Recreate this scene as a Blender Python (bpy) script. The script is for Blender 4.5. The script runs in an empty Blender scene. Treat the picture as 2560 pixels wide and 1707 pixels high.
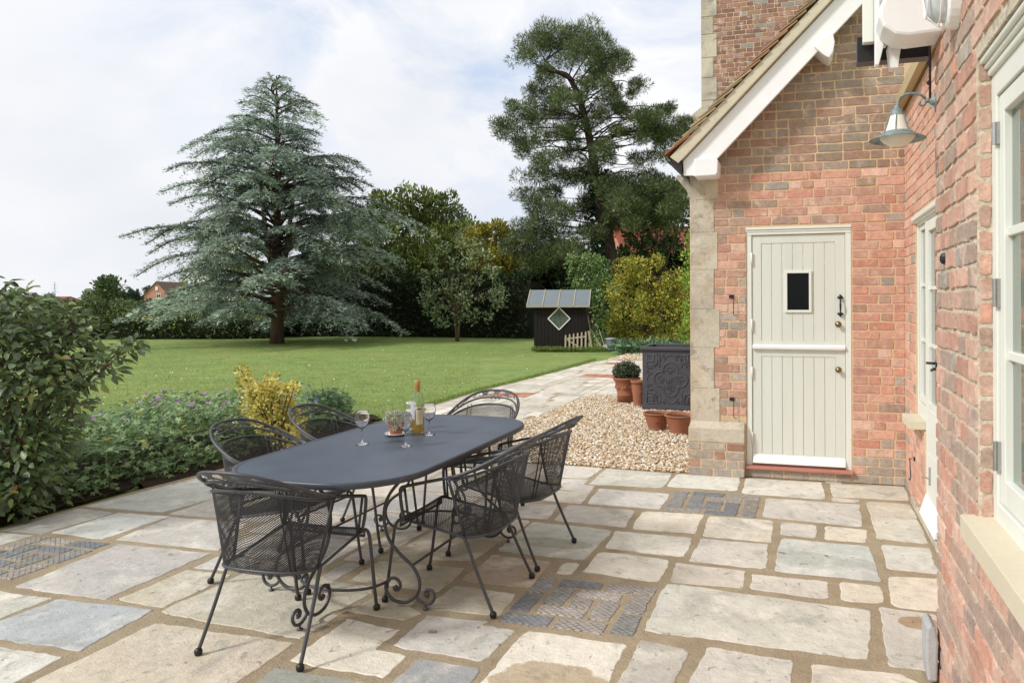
import bpy, math, random
import numpy as np
from mathutils import Vector, Matrix
D=bpy.data; SC=bpy.context.scene; COL=SC.collection
random.seed(7); RNG=np.random.default_rng(11)
R=math.radians; PI=math.pi
# ---------------- camera, sky, sun, exposure ----------------
cam=D.cameras.new('camera'); cam_o=D.objects.new('camera',cam); COL.objects.link(cam_o); SC.camera=cam_o
cam.sensor_width=36; cam.lens=1831/2560*36
cam.shift_x=(1280-1501.8)/2560; cam.shift_y=(748.3-853.5)/2560
cam.clip_start=.05; cam.clip_end=3000
_y,_r=R(15.61),R(.23)
_f=Vector((-math.sin(_y),math.cos(_y),0)); _rt=Vector((math.cos(_y),math.sin(_y),0)); _up=Vector((0,0,1))
_r2=_rt*math.cos(_r)-_up*math.sin(_r); _u2=_up*math.cos(_r)+_rt*math.sin(_r)
cam_o.matrix_world=Matrix(((_r2.x,_u2.x,-_f.x,0),(_r2.y,_u2.y,-_f.y,0),(_r2.z,_u2.z,-_f.z,1.55),(0,0,0,1)))
SC.view_settings.view_transform='Standard'; SC.view_settings.look='None'; SC.view_settings.gamma=1
SC.view_settings.exposure=.3
SUN=Vector((-.64,-.55,.70)).normalized()
sl=D.lights.new('sun','SUN'); sl.energy=2.2; sl.angle=R(9); sl.color=(1,.985,.965)
so=D.objects.new('sun',sl); COL.objects.link(so); so.rotation_euler=SUN.to_track_quat('Z','Y').to_euler()
w=D.worlds.new('World'); SC.world=w; w.use_nodes=True; nt=w.node_tree; nt.nodes.clear()
def N(nt,t,**k):
    n=nt.nodes.new(t)
    for a,b in k.items():
        if a[0]=='_': setattr(n,a[1:],b)
    return n
def L(nt,a,b): nt.links.new(a,b)
out=N(nt,'ShaderNodeOutputWorld'); bg=N(nt,'ShaderNodeBackground'); L(nt,bg.outputs[0],out.inputs[0])
sky=N(nt,'ShaderNodeTexSky'); sky.sky_type='NISHITA'; sky.sun_disc=False
sky.sun_elevation=math.asin(SUN.z); sky.sun_rotation=math.atan2(SUN.x,SUN.y); sky.air_density=1; sky.dust_density=1.5
bg.inputs['Strength'].default_value=.1
tc=N(nt,'ShaderNodeTexCoord')
mp=N(nt,'ShaderNodeMapping'); mp.inputs['Scale'].default_value=(1,1,1.7); L(nt,tc.outputs['Generated'],mp.inputs[0])
def noise(nt,vec,scale,detail=5,rough=.55,dist=0):
    n=N(nt,'ShaderNodeTexNoise'); n.inputs['Scale'].default_value=scale; n.inputs['Detail'].default_value=detail
    n.inputs['Roughness'].default_value=rough; n.inputs['Distortion'].default_value=dist
    if vec is not None: L(nt,vec,n.inputs['Vector'])
    return n.outputs[0]
def ramp(nt,fac,stops):
    n=N(nt,'ShaderNodeValToRGB'); e=n.color_ramp.elements
    while len(e)<len(stops): e.new(.5)
    for i,(p,c) in enumerate(stops):
        e[i].position=p; e[i].color=(c,c,c,1) if isinstance(c,(int,float)) else (*c,1)
    L(nt,fac,n.inputs[0]); return n.outputs[0]
def mixc(nt,fac,a,b,mode='MIX'):
    n=N(nt,'ShaderNodeMix'); n.data_type='RGBA'; n.blend_type=mode; n.clamp_factor=True
    for s,v in ((n.inputs[0],fac),(n.inputs[6],a),(n.inputs[7],b)):
        if isinstance(v,(int,float)): s.default_value=v
        elif isinstance(v,tuple): s.default_value=(*v,1)
        else: L(nt,v,s)
    return n.outputs[2]
def mth(nt,op,a,b=None,c=None):
    n=N(nt,'ShaderNodeMath'); n.operation=op
    for i,v in enumerate((a,b,c)):
        if v is None: continue
        if isinstance(v,(int,float)): n.inputs[i].default_value=v
        else: L(nt,v,n.inputs[i])
    return n.outputs[0]
# cloud brightness (radiance before the 0.1 strength) and the thin patches of blue
shade=noise(nt,mp.outputs[0],1.9,7,.5,0)
cloud=ramp(nt,shade,[(.3,(5.9,6.2,6.75)),(.44,(6.9,7.1,7.5)),(.56,(7.7,7.8,8.05)),(.72,(8.3,8.3,8.4))])
dot=N(nt,'ShaderNodeVectorMath'); dot.operation='DOT_PRODUCT'; L(nt,tc.outputs['Generated'],dot.inputs[0])
dv=Vector((-.36,.83,.42)).normalized(); dot.inputs[1].default_value=dv
hole=ramp(nt,dot.outputs['Value'],[(.86,0),(.985,1)])
wisp=ramp(nt,noise(nt,mp.outputs[0],4.2,8,.6,.6),[(.42,0),(.66,1)])
fac=mth(nt,'MULTIPLY',hole,mth(nt,'MULTIPLY',wisp,.85))
skyb=mixc(nt,.62,sky.outputs[0],(6.2,7.3,9.3))
# cloud colour, with sky blue mixed in where the cover thins
L(nt,mixc(nt,fac,cloud,skyb),bg.inputs[0])
# ---------------- material helpers ----------------
def C(h,k=1.0):
    o=[]
    for i in (0,2,4):
        v=int(h[i:i+2],16)/255; o.append((v/12.92 if v<=.04045 else ((v+.055)/1.055)**2.4)*k)
    return tuple(o)
def MAT(name,col=None,rough=.6,metal=0,var=(0,0),var2=None,bump=None,bump2=None,spec=.4,leaf=0,blotch=None,coat=0,scale=(1,1,1),obj=False,spots=None):
    m=D.materials.new(name); m.use_nodes=True; nt=m.node_tree; b=nt.nodes['Principled BSDF']
    b.inputs['Roughness'].default_value=rough; b.inputs['Metallic'].default_value=metal
    b.inputs['Specular IOR Level'].default_value=spec
    if coat: b.inputs['Coat Weight'].default_value=coat
    if obj: pos=N(nt,'ShaderNodeTexCoord').outputs['Object']
    else: pos=N(nt,'ShaderNodeNewGeometry').outputs['Position']
    if scale!=(1,1,1):
        mpn=N(nt,'ShaderNodeMapping'); mpn.inputs['Scale'].default_value=scale; L(nt,pos,mpn.inputs[0]); pos=mpn.outputs[0]
    if col is None:
        a=N(nt,'ShaderNodeAttribute'); a.attribute_name='col'; c=a.outputs['Color']
    else: c=col
    for v in (var,var2):
        if v and v[1]:
            n=noise(nt,pos,v[0],6,.6); f=ramp(nt,n,[(.25,1-v[1]),(.75,1+v[1])])
            c=mixc(nt,1.0,c,f,'MULTIPLY')
    for bl in (blotch or []):
        n=noise(nt,pos,bl[0],7,.62,bl[4] if len(bl)>4 else .3); f=ramp(nt,n,[(bl[2],0),(bl[3],1)])
        c=mixc(nt,f,c,bl[1])
    for sx,sy,rx,ry,sc_,am in (spots or []):
        sep=N(nt,'ShaderNodeSeparateXYZ'); L(nt,pos,sep.inputs[0]); q=lambda o,c0,r:mth(nt,'POWER',mth(nt,'ABSOLUTE',mth(nt,'MULTIPLY',mth(nt,'SUBTRACT',o,c0),1/r)),2)
        dd=mth(nt,'ADD',mth(nt,'ADD',q(sep.outputs[0],sx,rx),q(sep.outputs[1],sy,ry)),mth(nt,'MULTIPLY',noise(nt,pos,9,5),1.2))
        c=mixc(nt,ramp(nt,dd,[(.0,am),(.0,am)] if 0 else [(.0,am),(.98,am),(1.0,0)]) if 0 else mth(nt,'MULTIPLY',ramp(nt,mth(nt,'MULTIPLY',dd,.5),[(.72,1),(.80,0)]),am),c,mixc(nt,1,c,sc_,'MULTIPLY'))
    if isinstance(c,tuple): b.inputs['Base Color'].default_value=(*c,1)
    else: L(nt,c,b.inputs['Base Color'])
    last=None
    for bp in (bump,bump2):
        if bp:
            bn=N(nt,'ShaderNodeBump'); bn.inputs['Distance'].default_value=bp[1]; bn.inputs['Strength'].default_value=1
            L(nt,noise(nt,pos,bp[0],8,.65),bn.inputs['Height'])
            if last: L(nt,last,bn.inputs['Normal'])
            last=bn.outputs[0]
    if last: L(nt,last,b.inputs['Normal'])
    if leaf:
        o=nt.nodes['Material Output']; t=N(nt,'ShaderNodeBsdfTranslucent'); mx=N(nt,'ShaderNodeMixShader'); mx.inputs[0].default_value=leaf
        if isinstance(c,tuple): t.inputs[0].default_value=(*c,1)
        else: L(nt,c,t.inputs[0])
        L(nt,b.outputs[0],mx.inputs[1]); L(nt,t.outputs[0],mx.inputs[2]); L(nt,mx.outputs[0],o.inputs[0])
    return m
def GLASS(name,tint=(1,1,1),refl=1.0,dark=0):
    m=D.materials.new(name); m.use_nodes=True; nt=m.node_tree; nt.nodes.clear()
    o=N(nt,'ShaderNodeOutputMaterial'); t=N(nt,'ShaderNodeBsdfTransparent'); t.inputs[0].default_value=(*tint,1)
    g=N(nt,'ShaderNodeBsdfGlossy'); g.inputs['Roughness'].default_value=.015
    fr=N(nt,'ShaderNodeLayerWeight'); fr.inputs[0].default_value=.5
    mx=N(nt,'ShaderNodeMixShader'); L(nt,mth(nt,'MULTIPLY',mth(nt,'ADD',mth(nt,'POWER',fr.outputs['Facing'],4),.045),refl),mx.inputs[0]); L(nt,t.outputs[0],mx.inputs[1]); L(nt,g.outputs[0],mx.inputs[2])
    L(nt,mx.outputs[0],o.inputs[0]); return m
# ---------------- mesh helpers ----------------
def link(o,parent=None):
    COL.objects.link(o)
    if parent is not None: o.parent=parent
    return o
def tag(o,label=None,cat=None,group=None,kind=None):
    if label: o['label']=label
    if cat: o['category']=cat
    if group: o['group']=group
    if kind: o['kind']=kind
    return o
def empty(name,loc=(0,0,0),rz=0,label=None,cat=None,group=None):
    o=D.objects.new(name,None); o.empty_display_size=.1; o.location=loc; o.rotation_euler=(0,0,rz); COL.objects.link(o)
    return tag(o,label,cat,group)
class MB:
    def __init__(s): s.v=[]; s.f=[]; s.m=[]; s.c=[]
    def add(s,V,F,m=0,c=(.5,.5,.5)):
        b=len(s.v); s.v+=[tuple(p) for p in V]
        for f in F: s.f.append(tuple(i+b for i in f)); s.m.append(m); s.c.append(c)
        return s
    def box(s,a,b,m=0,c=(.5,.5,.5)):
        x0,y0,z0=[min(a[i],b[i]) for i in range(3)]; x1,y1,z1=[max(a[i],b[i]) for i in range(3)]
        return s.add([(x0,y0,z0),(x1,y0,z0),(x1,y1,z0),(x0,y1,z0),(x0,y0,z1),(x1,y0,z1),(x1,y1,z1),(x0,y1,z1)],
          [(0,3,2,1),(4,5,6,7),(0,1,5,4),(1,2,6,5),(2,3,7,6),(3,0,4,7)],m,c)
    def bar(s,p,q,w,h,up=(0,0,1),m=0,c=(.5,.5,.5)):
        p=Vector(p);q=Vector(q);d=(q-p).normalized();u=Vector(up);sd=d.cross(u)
        if sd.length<1e-4: sd=d.cross(Vector((1,0,0)))
        sd.normalize();u=sd.cross(d).normalized();sd*=w/2;u*=h/2
        V=[p-sd-u,p+sd-u,p+sd+u,p-sd+u,q-sd-u,q+sd-u,q+sd+u,q-sd+u]
        return s.add(V,[(0,1,2,3),(4,7,6,5),(0,4,5,1),(1,5,6,2),(2,6,7,3),(3,7,4,0)],m,c)
    def tube(s,P,r,n=8,m=0,c=(.5,.5,.5),closed=False,caps=True):
        P=[Vector(p) for p in P]; k=len(P); rr=r if isinstance(r,(list,tuple)) else [r]*k
        V=[];F=[];ref=None
        for i,p in enumerate(P):
            a=P[(i-1)%k] if (closed or i>0) else p; b=P[(i+1)%k] if (closed or i<k-1) else p
            d=(b-a).normalized()
            if ref is None:
                ref=d.cross(Vector((0,0,1)))
                if ref.length<.05: ref=d.cross(Vector((1,0,0)))
                ref.normalize()
            else:
                ref=(ref-d*ref.dot(d)); 
                if ref.length<1e-5: ref=d.cross(Vector((0,1,0)))
                ref.normalize()
            bn=d.cross(ref)
            for j in range(n):
                t=2*PI*j/n; V.append(p+(ref*math.cos(t)+bn*math.sin(t))*rr[i])
        e=k if closed else k-1
        for i in range(e):
            for j in range(n):
                a=i*n+j;b=i*n+(j+1)%n;c2=((i+1)%k)*n+(j+1)%n;d2=((i+1)%k)*n+j
                F.append((a,b,c2,d2))
        if caps and not closed: F.append(tuple(range(n-1,-1,-1))); F.append(tuple((k-1)*n+j for j in range(n)))
        return s.add(V,F,m,c)
    def lathe(s,prof,c0=(0,0,0),n=24,m=0,c=(.5,.5,.5),wob=0,axis=None,caps=False):
        V=[];F=[];k=len(prof)
        for r,z in prof:
            for j in range(n):
                t=2*PI*j/n; V.append((c0[0]+r*math.cos(t),c0[1]+r*math.sin(t),c0[2]+z))
        if axis is not None:
            q=Vector(axis).to_track_quat('Z','Y'); o=Vector(c0); V=[o+q@(Vector(v)-o) for v in V]
        for i in range(k-1):
            for j in range(n): F.append((i*n+j,i*n+(j+1)%n,(i+1)*n+(j+1)%n,(i+1)*n+j))
        if caps: F.append(tuple(range(n-1,-1,-1))); F.append(tuple((k-1)*n+j for j in range(n)))
        return s.add(V,F,m,c)
    def ball(s,c0,r,n=10,m=0,c=(.5,.5,.5),sz=1):
        k=max(5,n//2+1); return s.lathe([(max(1e-4,r*math.sin(PI*i/k)),-r*sz*math.cos(PI*i/k)) for i in range(k+1)],c0,n,m,c)
    def prism(s,poly,o,u,v,w,m=0,c=(.5,.5,.5)):
        # polygon in (u,v) axes at origin o, extruded along vector w
        o=Vector(o);u=Vector(u);v=Vector(v);w=Vector(w);n=len(poly)
        V=[o+u*a+v*b for a,b in poly]; V+=[p+w for p in V]
        F=[tuple(range(n-1,-1,-1)),tuple(range(n,2*n))]+[(i,(i+1)%n,n+(i+1)%n,n+i) for i in range(n)]
        return s.add(V,F,m,c)
    def build(s,name,mats,parent=None,smooth=False,bevel=0,auto=None):
        me=D.meshes.new(name); me.from_pydata(s.v,[],s.f)
        if not isinstance(mats,(list,tuple)): mats=[mats]
        for m in mats: me.materials.append(m)
        me.polygons.foreach_set('material_index',s.m)
        at=me.attributes.new('col','FLOAT_VECTOR','FACE'); at.data.foreach_set('vector',np.array(s.c,dtype=np.float32).ravel())
        if smooth: me.polygons.foreach_set('use_smooth',[True]*len(s.f))
        me.update(); o=D.objects.new(name,me); link(o,parent)
        if bevel:
            b=o.modifiers.new('b','BEVEL'); b.width=bevel; b.segments=2; b.limit_method='ANGLE'; b.angle_limit=R(40)
        return o
def npmesh(name,V,faces,k,mats,parent=None,col=None,smooth=False,midx=None):
    """V (n,3); faces flat array of uniform k-gons"""
    me=D.meshes.new(name); nf=len(faces)//k
    me.vertices.add(len(V)); me.vertices.foreach_set('co',np.asarray(V,np.float32).ravel())
    me.loops.add(len(faces)); me.loops.foreach_set('vertex_index',np.asarray(faces,np.int32))
    me.polygons.add(nf); me.polygons.foreach_set('loop_start',np.arange(0,nf*k,k,dtype=np.int32))
    if not isinstance(mats,(list,tuple)): mats=[mats]
    for m in mats: me.materials.append(m)
    if midx is not None: me.polygons.foreach_set('material_index',np.asarray(midx,np.int32))
    if smooth: me.polygons.foreach_set('use_smooth',np.ones(nf,bool))
    me.update(calc_edges=True)
    if col is not None:
        at=me.attributes.new('col','FLOAT_VECTOR','FACE'); at.data.foreach_set('vector',np.asarray(col,np.float32).ravel())
    me.validate()
    o=D.objects.new(name,me); return link(o,parent)
def norm(a): return a/np.maximum(np.linalg.norm(a,axis=-1,keepdims=True),1e-9)
BLADE=(np.array([(0,0,0),(.45,.5,.03),(1,0,0),(.45,-.5,.03)]),[(0,1,2,3)])
LEAF=(np.array([(0,0,0),(.35,0,-.05),(.75,0,-.07),(1,0,-.16),(.28,.5,.04),(.7,.36,-.02),(.28,-.5,.04),(.7,-.36,-.02)]),
   [(0,1,4,4),(1,2,5,4),(2,3,5,5),(0,6,1,1),(1,6,7,2),(2,7,3,3)])
def _palm():
    V=[(0,0,0)];F=[]
    for a,l in ((-115,.7),(-58,.92),(0,1),(58,.92),(115,.7)):
        for da,ll,z in ((-24,.5,.0),(0,1.0,-.08),(24,.5,.0)):
            t=R(a+da); V.append((math.cos(t)*l*ll,math.sin(t)*l*ll,z))
        b=len(V); F.append((0,b-3,b-2,b-1))
    return np.array(V),F
PALM=_palm()
OVAL=(np.array([(0,0,0),(.3,.5,.03),(.75,.42,0),(1,0,-.05),(.75,-.42,0),(.3,-.5,.03)]),[(0,1,2,3),(0,3,4,5)])
def foliage(name,P,Dr,Nr,Ls,Ws,tmpl,col,mat,parent=None,extra=None):
    T,F=tmpl; n=len(P); Dr=norm(Dr); S=norm(np.cross(Nr,Dr)); U=np.cross(Dr,S)
    Ls=np.broadcast_to(Ls,(n,))[:,None,None]; Ws=np.broadcast_to(Ws,(n,))[:,None,None]
    V=P[:,None,:]+Dr[:,None,:]*(T[None,:,0:1]*Ls)+S[:,None,:]*(T[None,:,1:2]*Ws)+U[:,None,:]*(T[None,:,2:3]*Ls)
    k=len(T); nf=len(F); fa=np.array(F,np.int64)
    tri=all(len(set(f))==4 for f in F)
    if tri:
        idx=(np.arange(n)[:,None,None]*k+fa[None]).ravel(); c=np.repeat(col,nf,axis=0)
        return npmesh(name,V.reshape(-1,3),idx,4,mat,parent,c)
    ft=[]
    for f in F:
        ft.append(f[:3])
        if len(set(f))==4: ft.append((f[0],f[2],f[3]))
    fa=np.array(ft,np.int64); idx=(np.arange(n)[:,None,None]*k+fa[None]).ravel(); c=np.repeat(col,len(ft),axis=0)
    return npmesh(name,V.reshape(-1,3),idx,3,mat,parent,c)
def rdir(n): return norm(RNG.normal(size=(n,3)))
def pick(pal,n,jit=.18):
    pal=np.array(pal); c=pal[RNG.integers(0,len(pal),n)]; return c*(1+RNG.uniform(-jit,jit,(n,1)))
def lerp(a,b,t): return tuple(a[i]+(b[i]-a[i])*t for i in range(len(a)))
def spline(P,n=6):
    P=[Vector(p) for p in P]; o=[]
    for i in range(len(P)-1):
        a=P[max(i-1,0)];b=P[i];c=P[i+1];d=P[min(i+2,len(P)-1)]
        for k in range(n):
            t=k/n; o.append(.5*((2*b)+(c-a)*t+(2*a-5*b+4*c-d)*t*t+(3*b-a-3*c+d)*t**3))
    o.append(P[-1]); return o
# ---------------- ground, patio, path, gravel ----------------
def tri(h,k=1): return C(h,k)
m_lawn=MAT('lawn_grass',C('8fa45e',.88),rough=.9,var=(.9,.17),var2=(26,.34),bump=(90,.02),spec=.15,
   blotch=[(.35,C('a3ad66',.88),.45,.75),(.12,C('84994f',.86),.5,.7),(3.0,C('718849',.8),.5,.8),(1.6,C('a3a06a',.8),.6,.82),(7,C('8f8c52',.75),.62,.82)],scale=(1,1,1))
m_soil=MAT('soil',C('4a3c31',.8),rough=.95,var=(14,.35),var2=(60,.4),bump=(25,.03),bump2=(90,.01),spec=.2)
m_field=MAT('rape_field',C('c9b548',.7),rough=.9,var=(.08,.15),spec=.1,blotch=[(.05,C('9a9a4a',.8),.5,.7)])
m_mortar=MAT('patio_mortar',C('aa9a80',1),rough=.92,var=(6,.16),var2=(150,.3),bump=(110,.006),bump2=(18,.01),spec=.15,blotch=[(1.5,C('8f8068'),.5,.78),(5,C('b7a58a'),.58,.8)])
m_slab=MAT('slab_stone',None,rough=.75,var=(2.2,.10),var2=(13,.12),bump=(16,.012),bump2=(110,.003),spec=.22,
  blotch=[(2.6,C('9f9b94',1.0),.54,.80,.8),(5.5,C('cdb497',1.0),.62,.84,.5),(3.6,C('f3eadb',1.0),.52,.80,.3),(17,C('8b8175',1.0),.60,.72,.8),(4.2,C('a7a89a',1),.58,.74,1.2),(55,C('6d655b',1.0),.66,.74,.3),(80,C('f0e8da',1.0),.66,.76,.3),(1.1,C('b8b6b3',1.0),.58,.8,.9)],spots=[(-1.0,2.80,.26,.17,(.62,.53,.42),.9),(-1.55,4.42,.27,.10,(.72,.72,.66),.9),(.52,3.78,.10,.08,(.66,.52,.36),.95),(-.05,4.55,.3,.12,(.86,.88,.84),.9)])
m_sett=D.materials.new('blue_sett'); m_sett.use_nodes=True; _n=m_sett.node_tree; _b=_n.nodes['Principled BSDF']; _b.inputs['Roughness'].default_value=.6
_p=N(_n,'ShaderNodeNewGeometry').outputs['Position']; _a=N(_n,'ShaderNodeAttribute'); _a.attribute_name='col'
_sx=N(_n,'ShaderNodeSeparateXYZ'); L(_n,_p,_sx.inputs[0])
def _lines(sgn):
    s=mth(_n,'ADD',mth(_n,'MULTIPLY',_sx.outputs[0],1.0),mth(_n,'MULTIPLY',_sx.outputs[1],sgn*1.25))
    f=mth(_n,'FRACT',mth(_n,'MULTIPLY',s,24)); return mth(_n,'LESS_THAN',f,.16)
_g=mth(_n,'MAXIMUM',_lines(1),_lines(-1)); _c=mixc(_n,1,_a.outputs['Color'],ramp(_n,noise(_n,_p,30,6),[(.3,.75),(.7,1.3)]),'MULTIPLY')
_c=mixc(_n,mth(_n,'MULTIPLY',_g,ramp(_n,noise(_n,_p,14,2),[(.4,.4),(.6,.95)])),_c,C('55565a')); L(_n,_c,_b.inputs['Base Color'])
_bp=N(_n,'ShaderNodeBump'); _bp.inputs['Distance'].default_value=.006; L(_n,mth(_n,'SUBTRACT',1,_g),_bp.inputs['Height']); L(_n,_bp.outputs[0],_b.inputs['Normal'])
m_pathbrick=MAT('path_brick',None,rough=.85,var=(20,.2),bump=(80,.003))

def sheet(name,poly,z,m,kind='structure',nz=0):
    me=D.meshes.new(name); me.from_pydata([(x,y,z) for x,y in poly],[],[tuple(range(len(poly)))]); me.materials.append(m); me.update()
    o=link(D.objects.new(name,me)); o['kind']=kind; return o
# ground: one large sheet of grass that reaches the horizon
gx=[-900,-400,-200,-110,-80]+list(np.linspace(-60,20,41))+[60,150,400,900]; gy=[-60,-20]+list(np.linspace(-6,60,45))+[80,120,200,400,1000]
V=[];F=[]
for j,y in enumerate(gy):
    for i,x in enumerate(gx):
        near=min(1,max(0,(math.hypot(x+4,y-9)-11)/8)); ht=.05*math.sin(x*.35)*math.cos(y*.27)*near
        V.append((x,y,-.022+ht*.6-(.0 if near else 0)))
nx=len(gx)
for j in range(len(gy)-1):
    for i in range(nx-1): F.append((j*nx+i,j*nx+i+1,(j+1)*nx+i+1,(j+1)*nx+i))
me=D.meshes.new('lawn'); me.from_pydata(V,[],F); me.materials.append(m_lawn); me.polygons.foreach_set('use_smooth',[True]*len(F)); me.update()
lawn=link(D.objects.new('lawn',me)); lawn['kind']='structure'
# yellow rape field beyond the garden, on the left
def rot(px,Z):  # ground point from bearing px (source pixels of the survey) at depth Z
    X=(px-1501.8)/1831*Z; return (-math.sin(_y)*Z+math.cos(_y)*X, math.cos(_y)*Z+math.sin(_y)*X)
sheet('field',[rot(-900,41),rot(700,41),rot(1100,50),rot(1000,72),rot(-900,72)],.06,m_field)
# patio bed of mortar
PB=[(-5.33,-2.5),(.82,-2.5),(.82,6.6),(-2.25,6.53),(-3.42,6.55),(-3.43,10.2),(-3.36,11.41),(-2.0,11.43),(-2.0,18.3),(-4.9,18.24),(-5.08,17.4),(-5.14,15.7),(-5.24,13.1),(-5.36,11.3),(-5.29,9.45),(-5.24,7),(-5.22,5.6),(-5.3,4.8),(-5.34,3.7)]
sheet('patio_bed',PB,-.005,m_mortar)
def inpoly(x,y,P):
    r=False;n=len(P)
    for i in range(n):
        x0,y0=P[i];x1,y1=P[(i+1)%n]
        if (y0>y)!=(y1>y) and x<(x1-x0)*(y-y0)/(y1-y0)+x0: r=not r
    return r
MOS=[(-1.02,5.3,.68,.6,PI),(-1.44,3.27,.67,.6,0),(-4.9,3.05,.62,.63,PI/2)]
BRK=[(-4.96,10.92,.65,.5),(-4.36,14.0,.64,.6),(-4.65,17.02,.5,.42)]
SLABS=[[(-1.12,6.0),(-0.53,6.0),(-0.55,6.46),(-1.11,6.45)],[(-0.5,5.94),(0.15,5.92),(0.13,6.46),(-0.5,6.45)],[(0.2,6.02),(0.77,6.05),(0.78,6.49),(0.19,6.43)],[(0.19,5.88),(0.39,5.9),(0.4,5.97),(0.19,6.0)],[(-1.76,5.9),(-1.13,5.95),(-1.14,6.46),(-1.77,6.49)],[(-2.11,6.06),(-1.82,6.1),(-1.8,6.5),(-2.24,6.53)],[(-2.0,5.68),(-1.67,5.65),(-1.69,5.85),(-1.79,5.88),(-1.81,6.07),(-2.07,6.02)],[(-1.61,5.34),(-1.04,5.34),(-1.04,5.78),(-1.64,5.79)],[(-2.04,5.34),(-1.65,5.32),(-1.67,5.66),(-2.02,5.64)],[(-0.3,5.34),(0.37,5.27),(0.39,5.84),(-0.3,5.85)],[(0.44,5.04),(0.75,5.02),(0.76,5.94),(0.44,5.95)],[(-1.72,4.87),(-1.19,4.85),(-1.21,5.26),(-1.74,5.28)],[(-1.14,4.83),(-0.71,4.84),(-0.71,5.29),(-1.16,5.25)],[(-0.66,4.8),(-0.21,4.79),(-0.22,5.27),(-0.67,5.26)],[(-0.17,4.97),(0.06,4.95),(0.07,5.24),(-0.17,5.24)],[(0.11,4.94),(0.37,4.94),(0.39,5.22),(0.12,5.23)],[(0.45,4.49),(0.72,4.48),(0.74,4.93),(0.45,4.93)],[(-2.1,4.86),(-1.76,4.89),(-1.81,5.26),(-2.2,5.21)],[(-1.85,4.19),(-1.28,4.17),(-1.25,4.77),(-1.84,4.81)],[(-1.21,4.41),(-0.71,4.38),(-0.71,4.75),(-1.24,4.76)],[(-0.67,4.32),(-0.22,4.31),(-0.23,4.75),(-0.66,4.75)],[(-0.18,4.29),(0.4,4.28),(0.38,4.87),(-0.16,4.89)],[(0.41,3.95),(0.66,3.95),(0.73,4.41),(0.44,4.38)],[(-1.23,4.0),(-0.78,3.95),(-0.78,4.32),(-1.23,4.35)],[(-0.73,3.98),(-0.33,3.99),(-0.33,4.25),(-0.74,4.28)],[(-0.29,3.99),(0.12,3.96),(0.11,4.21),(-0.3,4.21)],[(0.17,3.96),(0.38,3.97),(0.39,4.22),(0.17,4.22)],[(-0.74,3.36),(0.26,3.34),(0.31,3.87),(-0.74,3.96)],[(0.33,3.31),(0.56,3.31),(0.62,3.91),(0.35,3.93)],[(-1.37,3.93),(-1.28,3.93),(-1.29,4.13),(-1.38,4.11)],[(-1.85,3.7),(-1.44,3.69),(-1.45,4.1),(-1.84,4.13)],[(-1.85,3.31),(-1.45,3.34),(-1.48,3.61),(-1.85,3.62)],[(-1.8,2.92),(-1.34,2.89),(-1.31,3.2),(-1.49,3.22),(-1.48,3.26),(-1.8,3.25)],[(-1.25,2.73),(-0.77,2.86),(-0.78,3.21),(-1.27,3.22)],[(-0.75,2.86),(-0.52,2.93),(-0.5,3.23),(-0.73,3.27)],[(-0.47,2.94),(-0.04,3.06),(-0.06,3.25),(-0.43,3.28)],[(-0.0,3.09),(0.47,3.19),(0.37,3.25),(0.02,3.24)],[(-1.62,2.63),(-1.3,2.72),(-1.32,2.84),(-1.62,2.85)],[(-2.15,2.68),(-1.68,2.66),(-1.68,2.85),(-1.85,2.87),(-1.85,3.07),(-2.16,3.11)],[(-2.21,3.18),(-1.88,3.17),(-1.84,3.26),(-1.93,3.31),(-1.95,3.41),(-2.18,3.39)],[(-2.44,3.55),(-1.89,3.52),(-1.9,3.87),(-2.46,3.85)],[(-2.44,3.87),(-1.91,4.01),(-1.9,4.42),(-2.43,4.45)],[(-3.12,2.95),(-3.06,2.92),(-2.24,2.87),(-2.22,3.13),(-2.26,3.14),(-2.22,3.41),(-2.28,3.5),(-3.09,3.51)],[(-3.03,2.25),(-2.22,2.47),(-2.24,2.83),(-3.03,2.83)],[(-3.72,2.6),(-3.61,2.53),(-3.11,2.51),(-3.17,2.95),(-3.77,2.92)],[(-3.78,2.65),(-3.8,2.8),(-3.8,2.92),(-4.17,2.92)],[(-4.16,2.98),(-3.52,2.98),(-3.53,3.7),(-4.24,3.69)],[(-3.46,2.99),(-3.14,2.98),(-3.13,3.43),(-3.45,3.44)],[(-3.44,3.47),(-3.14,3.48),(-3.12,3.65),(-3.45,3.71)],[(-4.89,3.75),(-4.43,3.73),(-4.43,4.26),(-4.87,4.23)],[(-5.26,3.7),(-4.93,3.71),(-4.9,4.22),(-5.25,4.25)],[(-5.27,4.29),(-4.57,4.32),(-4.46,4.85),(-5.15,5.33)],[(-4.48,4.29),(-4.06,4.32),(-4.2,4.72),(-4.48,4.73)],[(-4.34,3.75),(-3.52,3.75),(-3.76,4.26),(-4.41,4.25)],[(-4.94,3.46),(-4.95,3.68),(-5.22,3.66)],[(-3.16,2.21),(-3.12,2.22),(-3.2,2.47),(-3.5,2.45)],[(-2.17,2.48),(-1.82,2.57),(-1.82,2.61),(-2.16,2.62)]]
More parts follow.
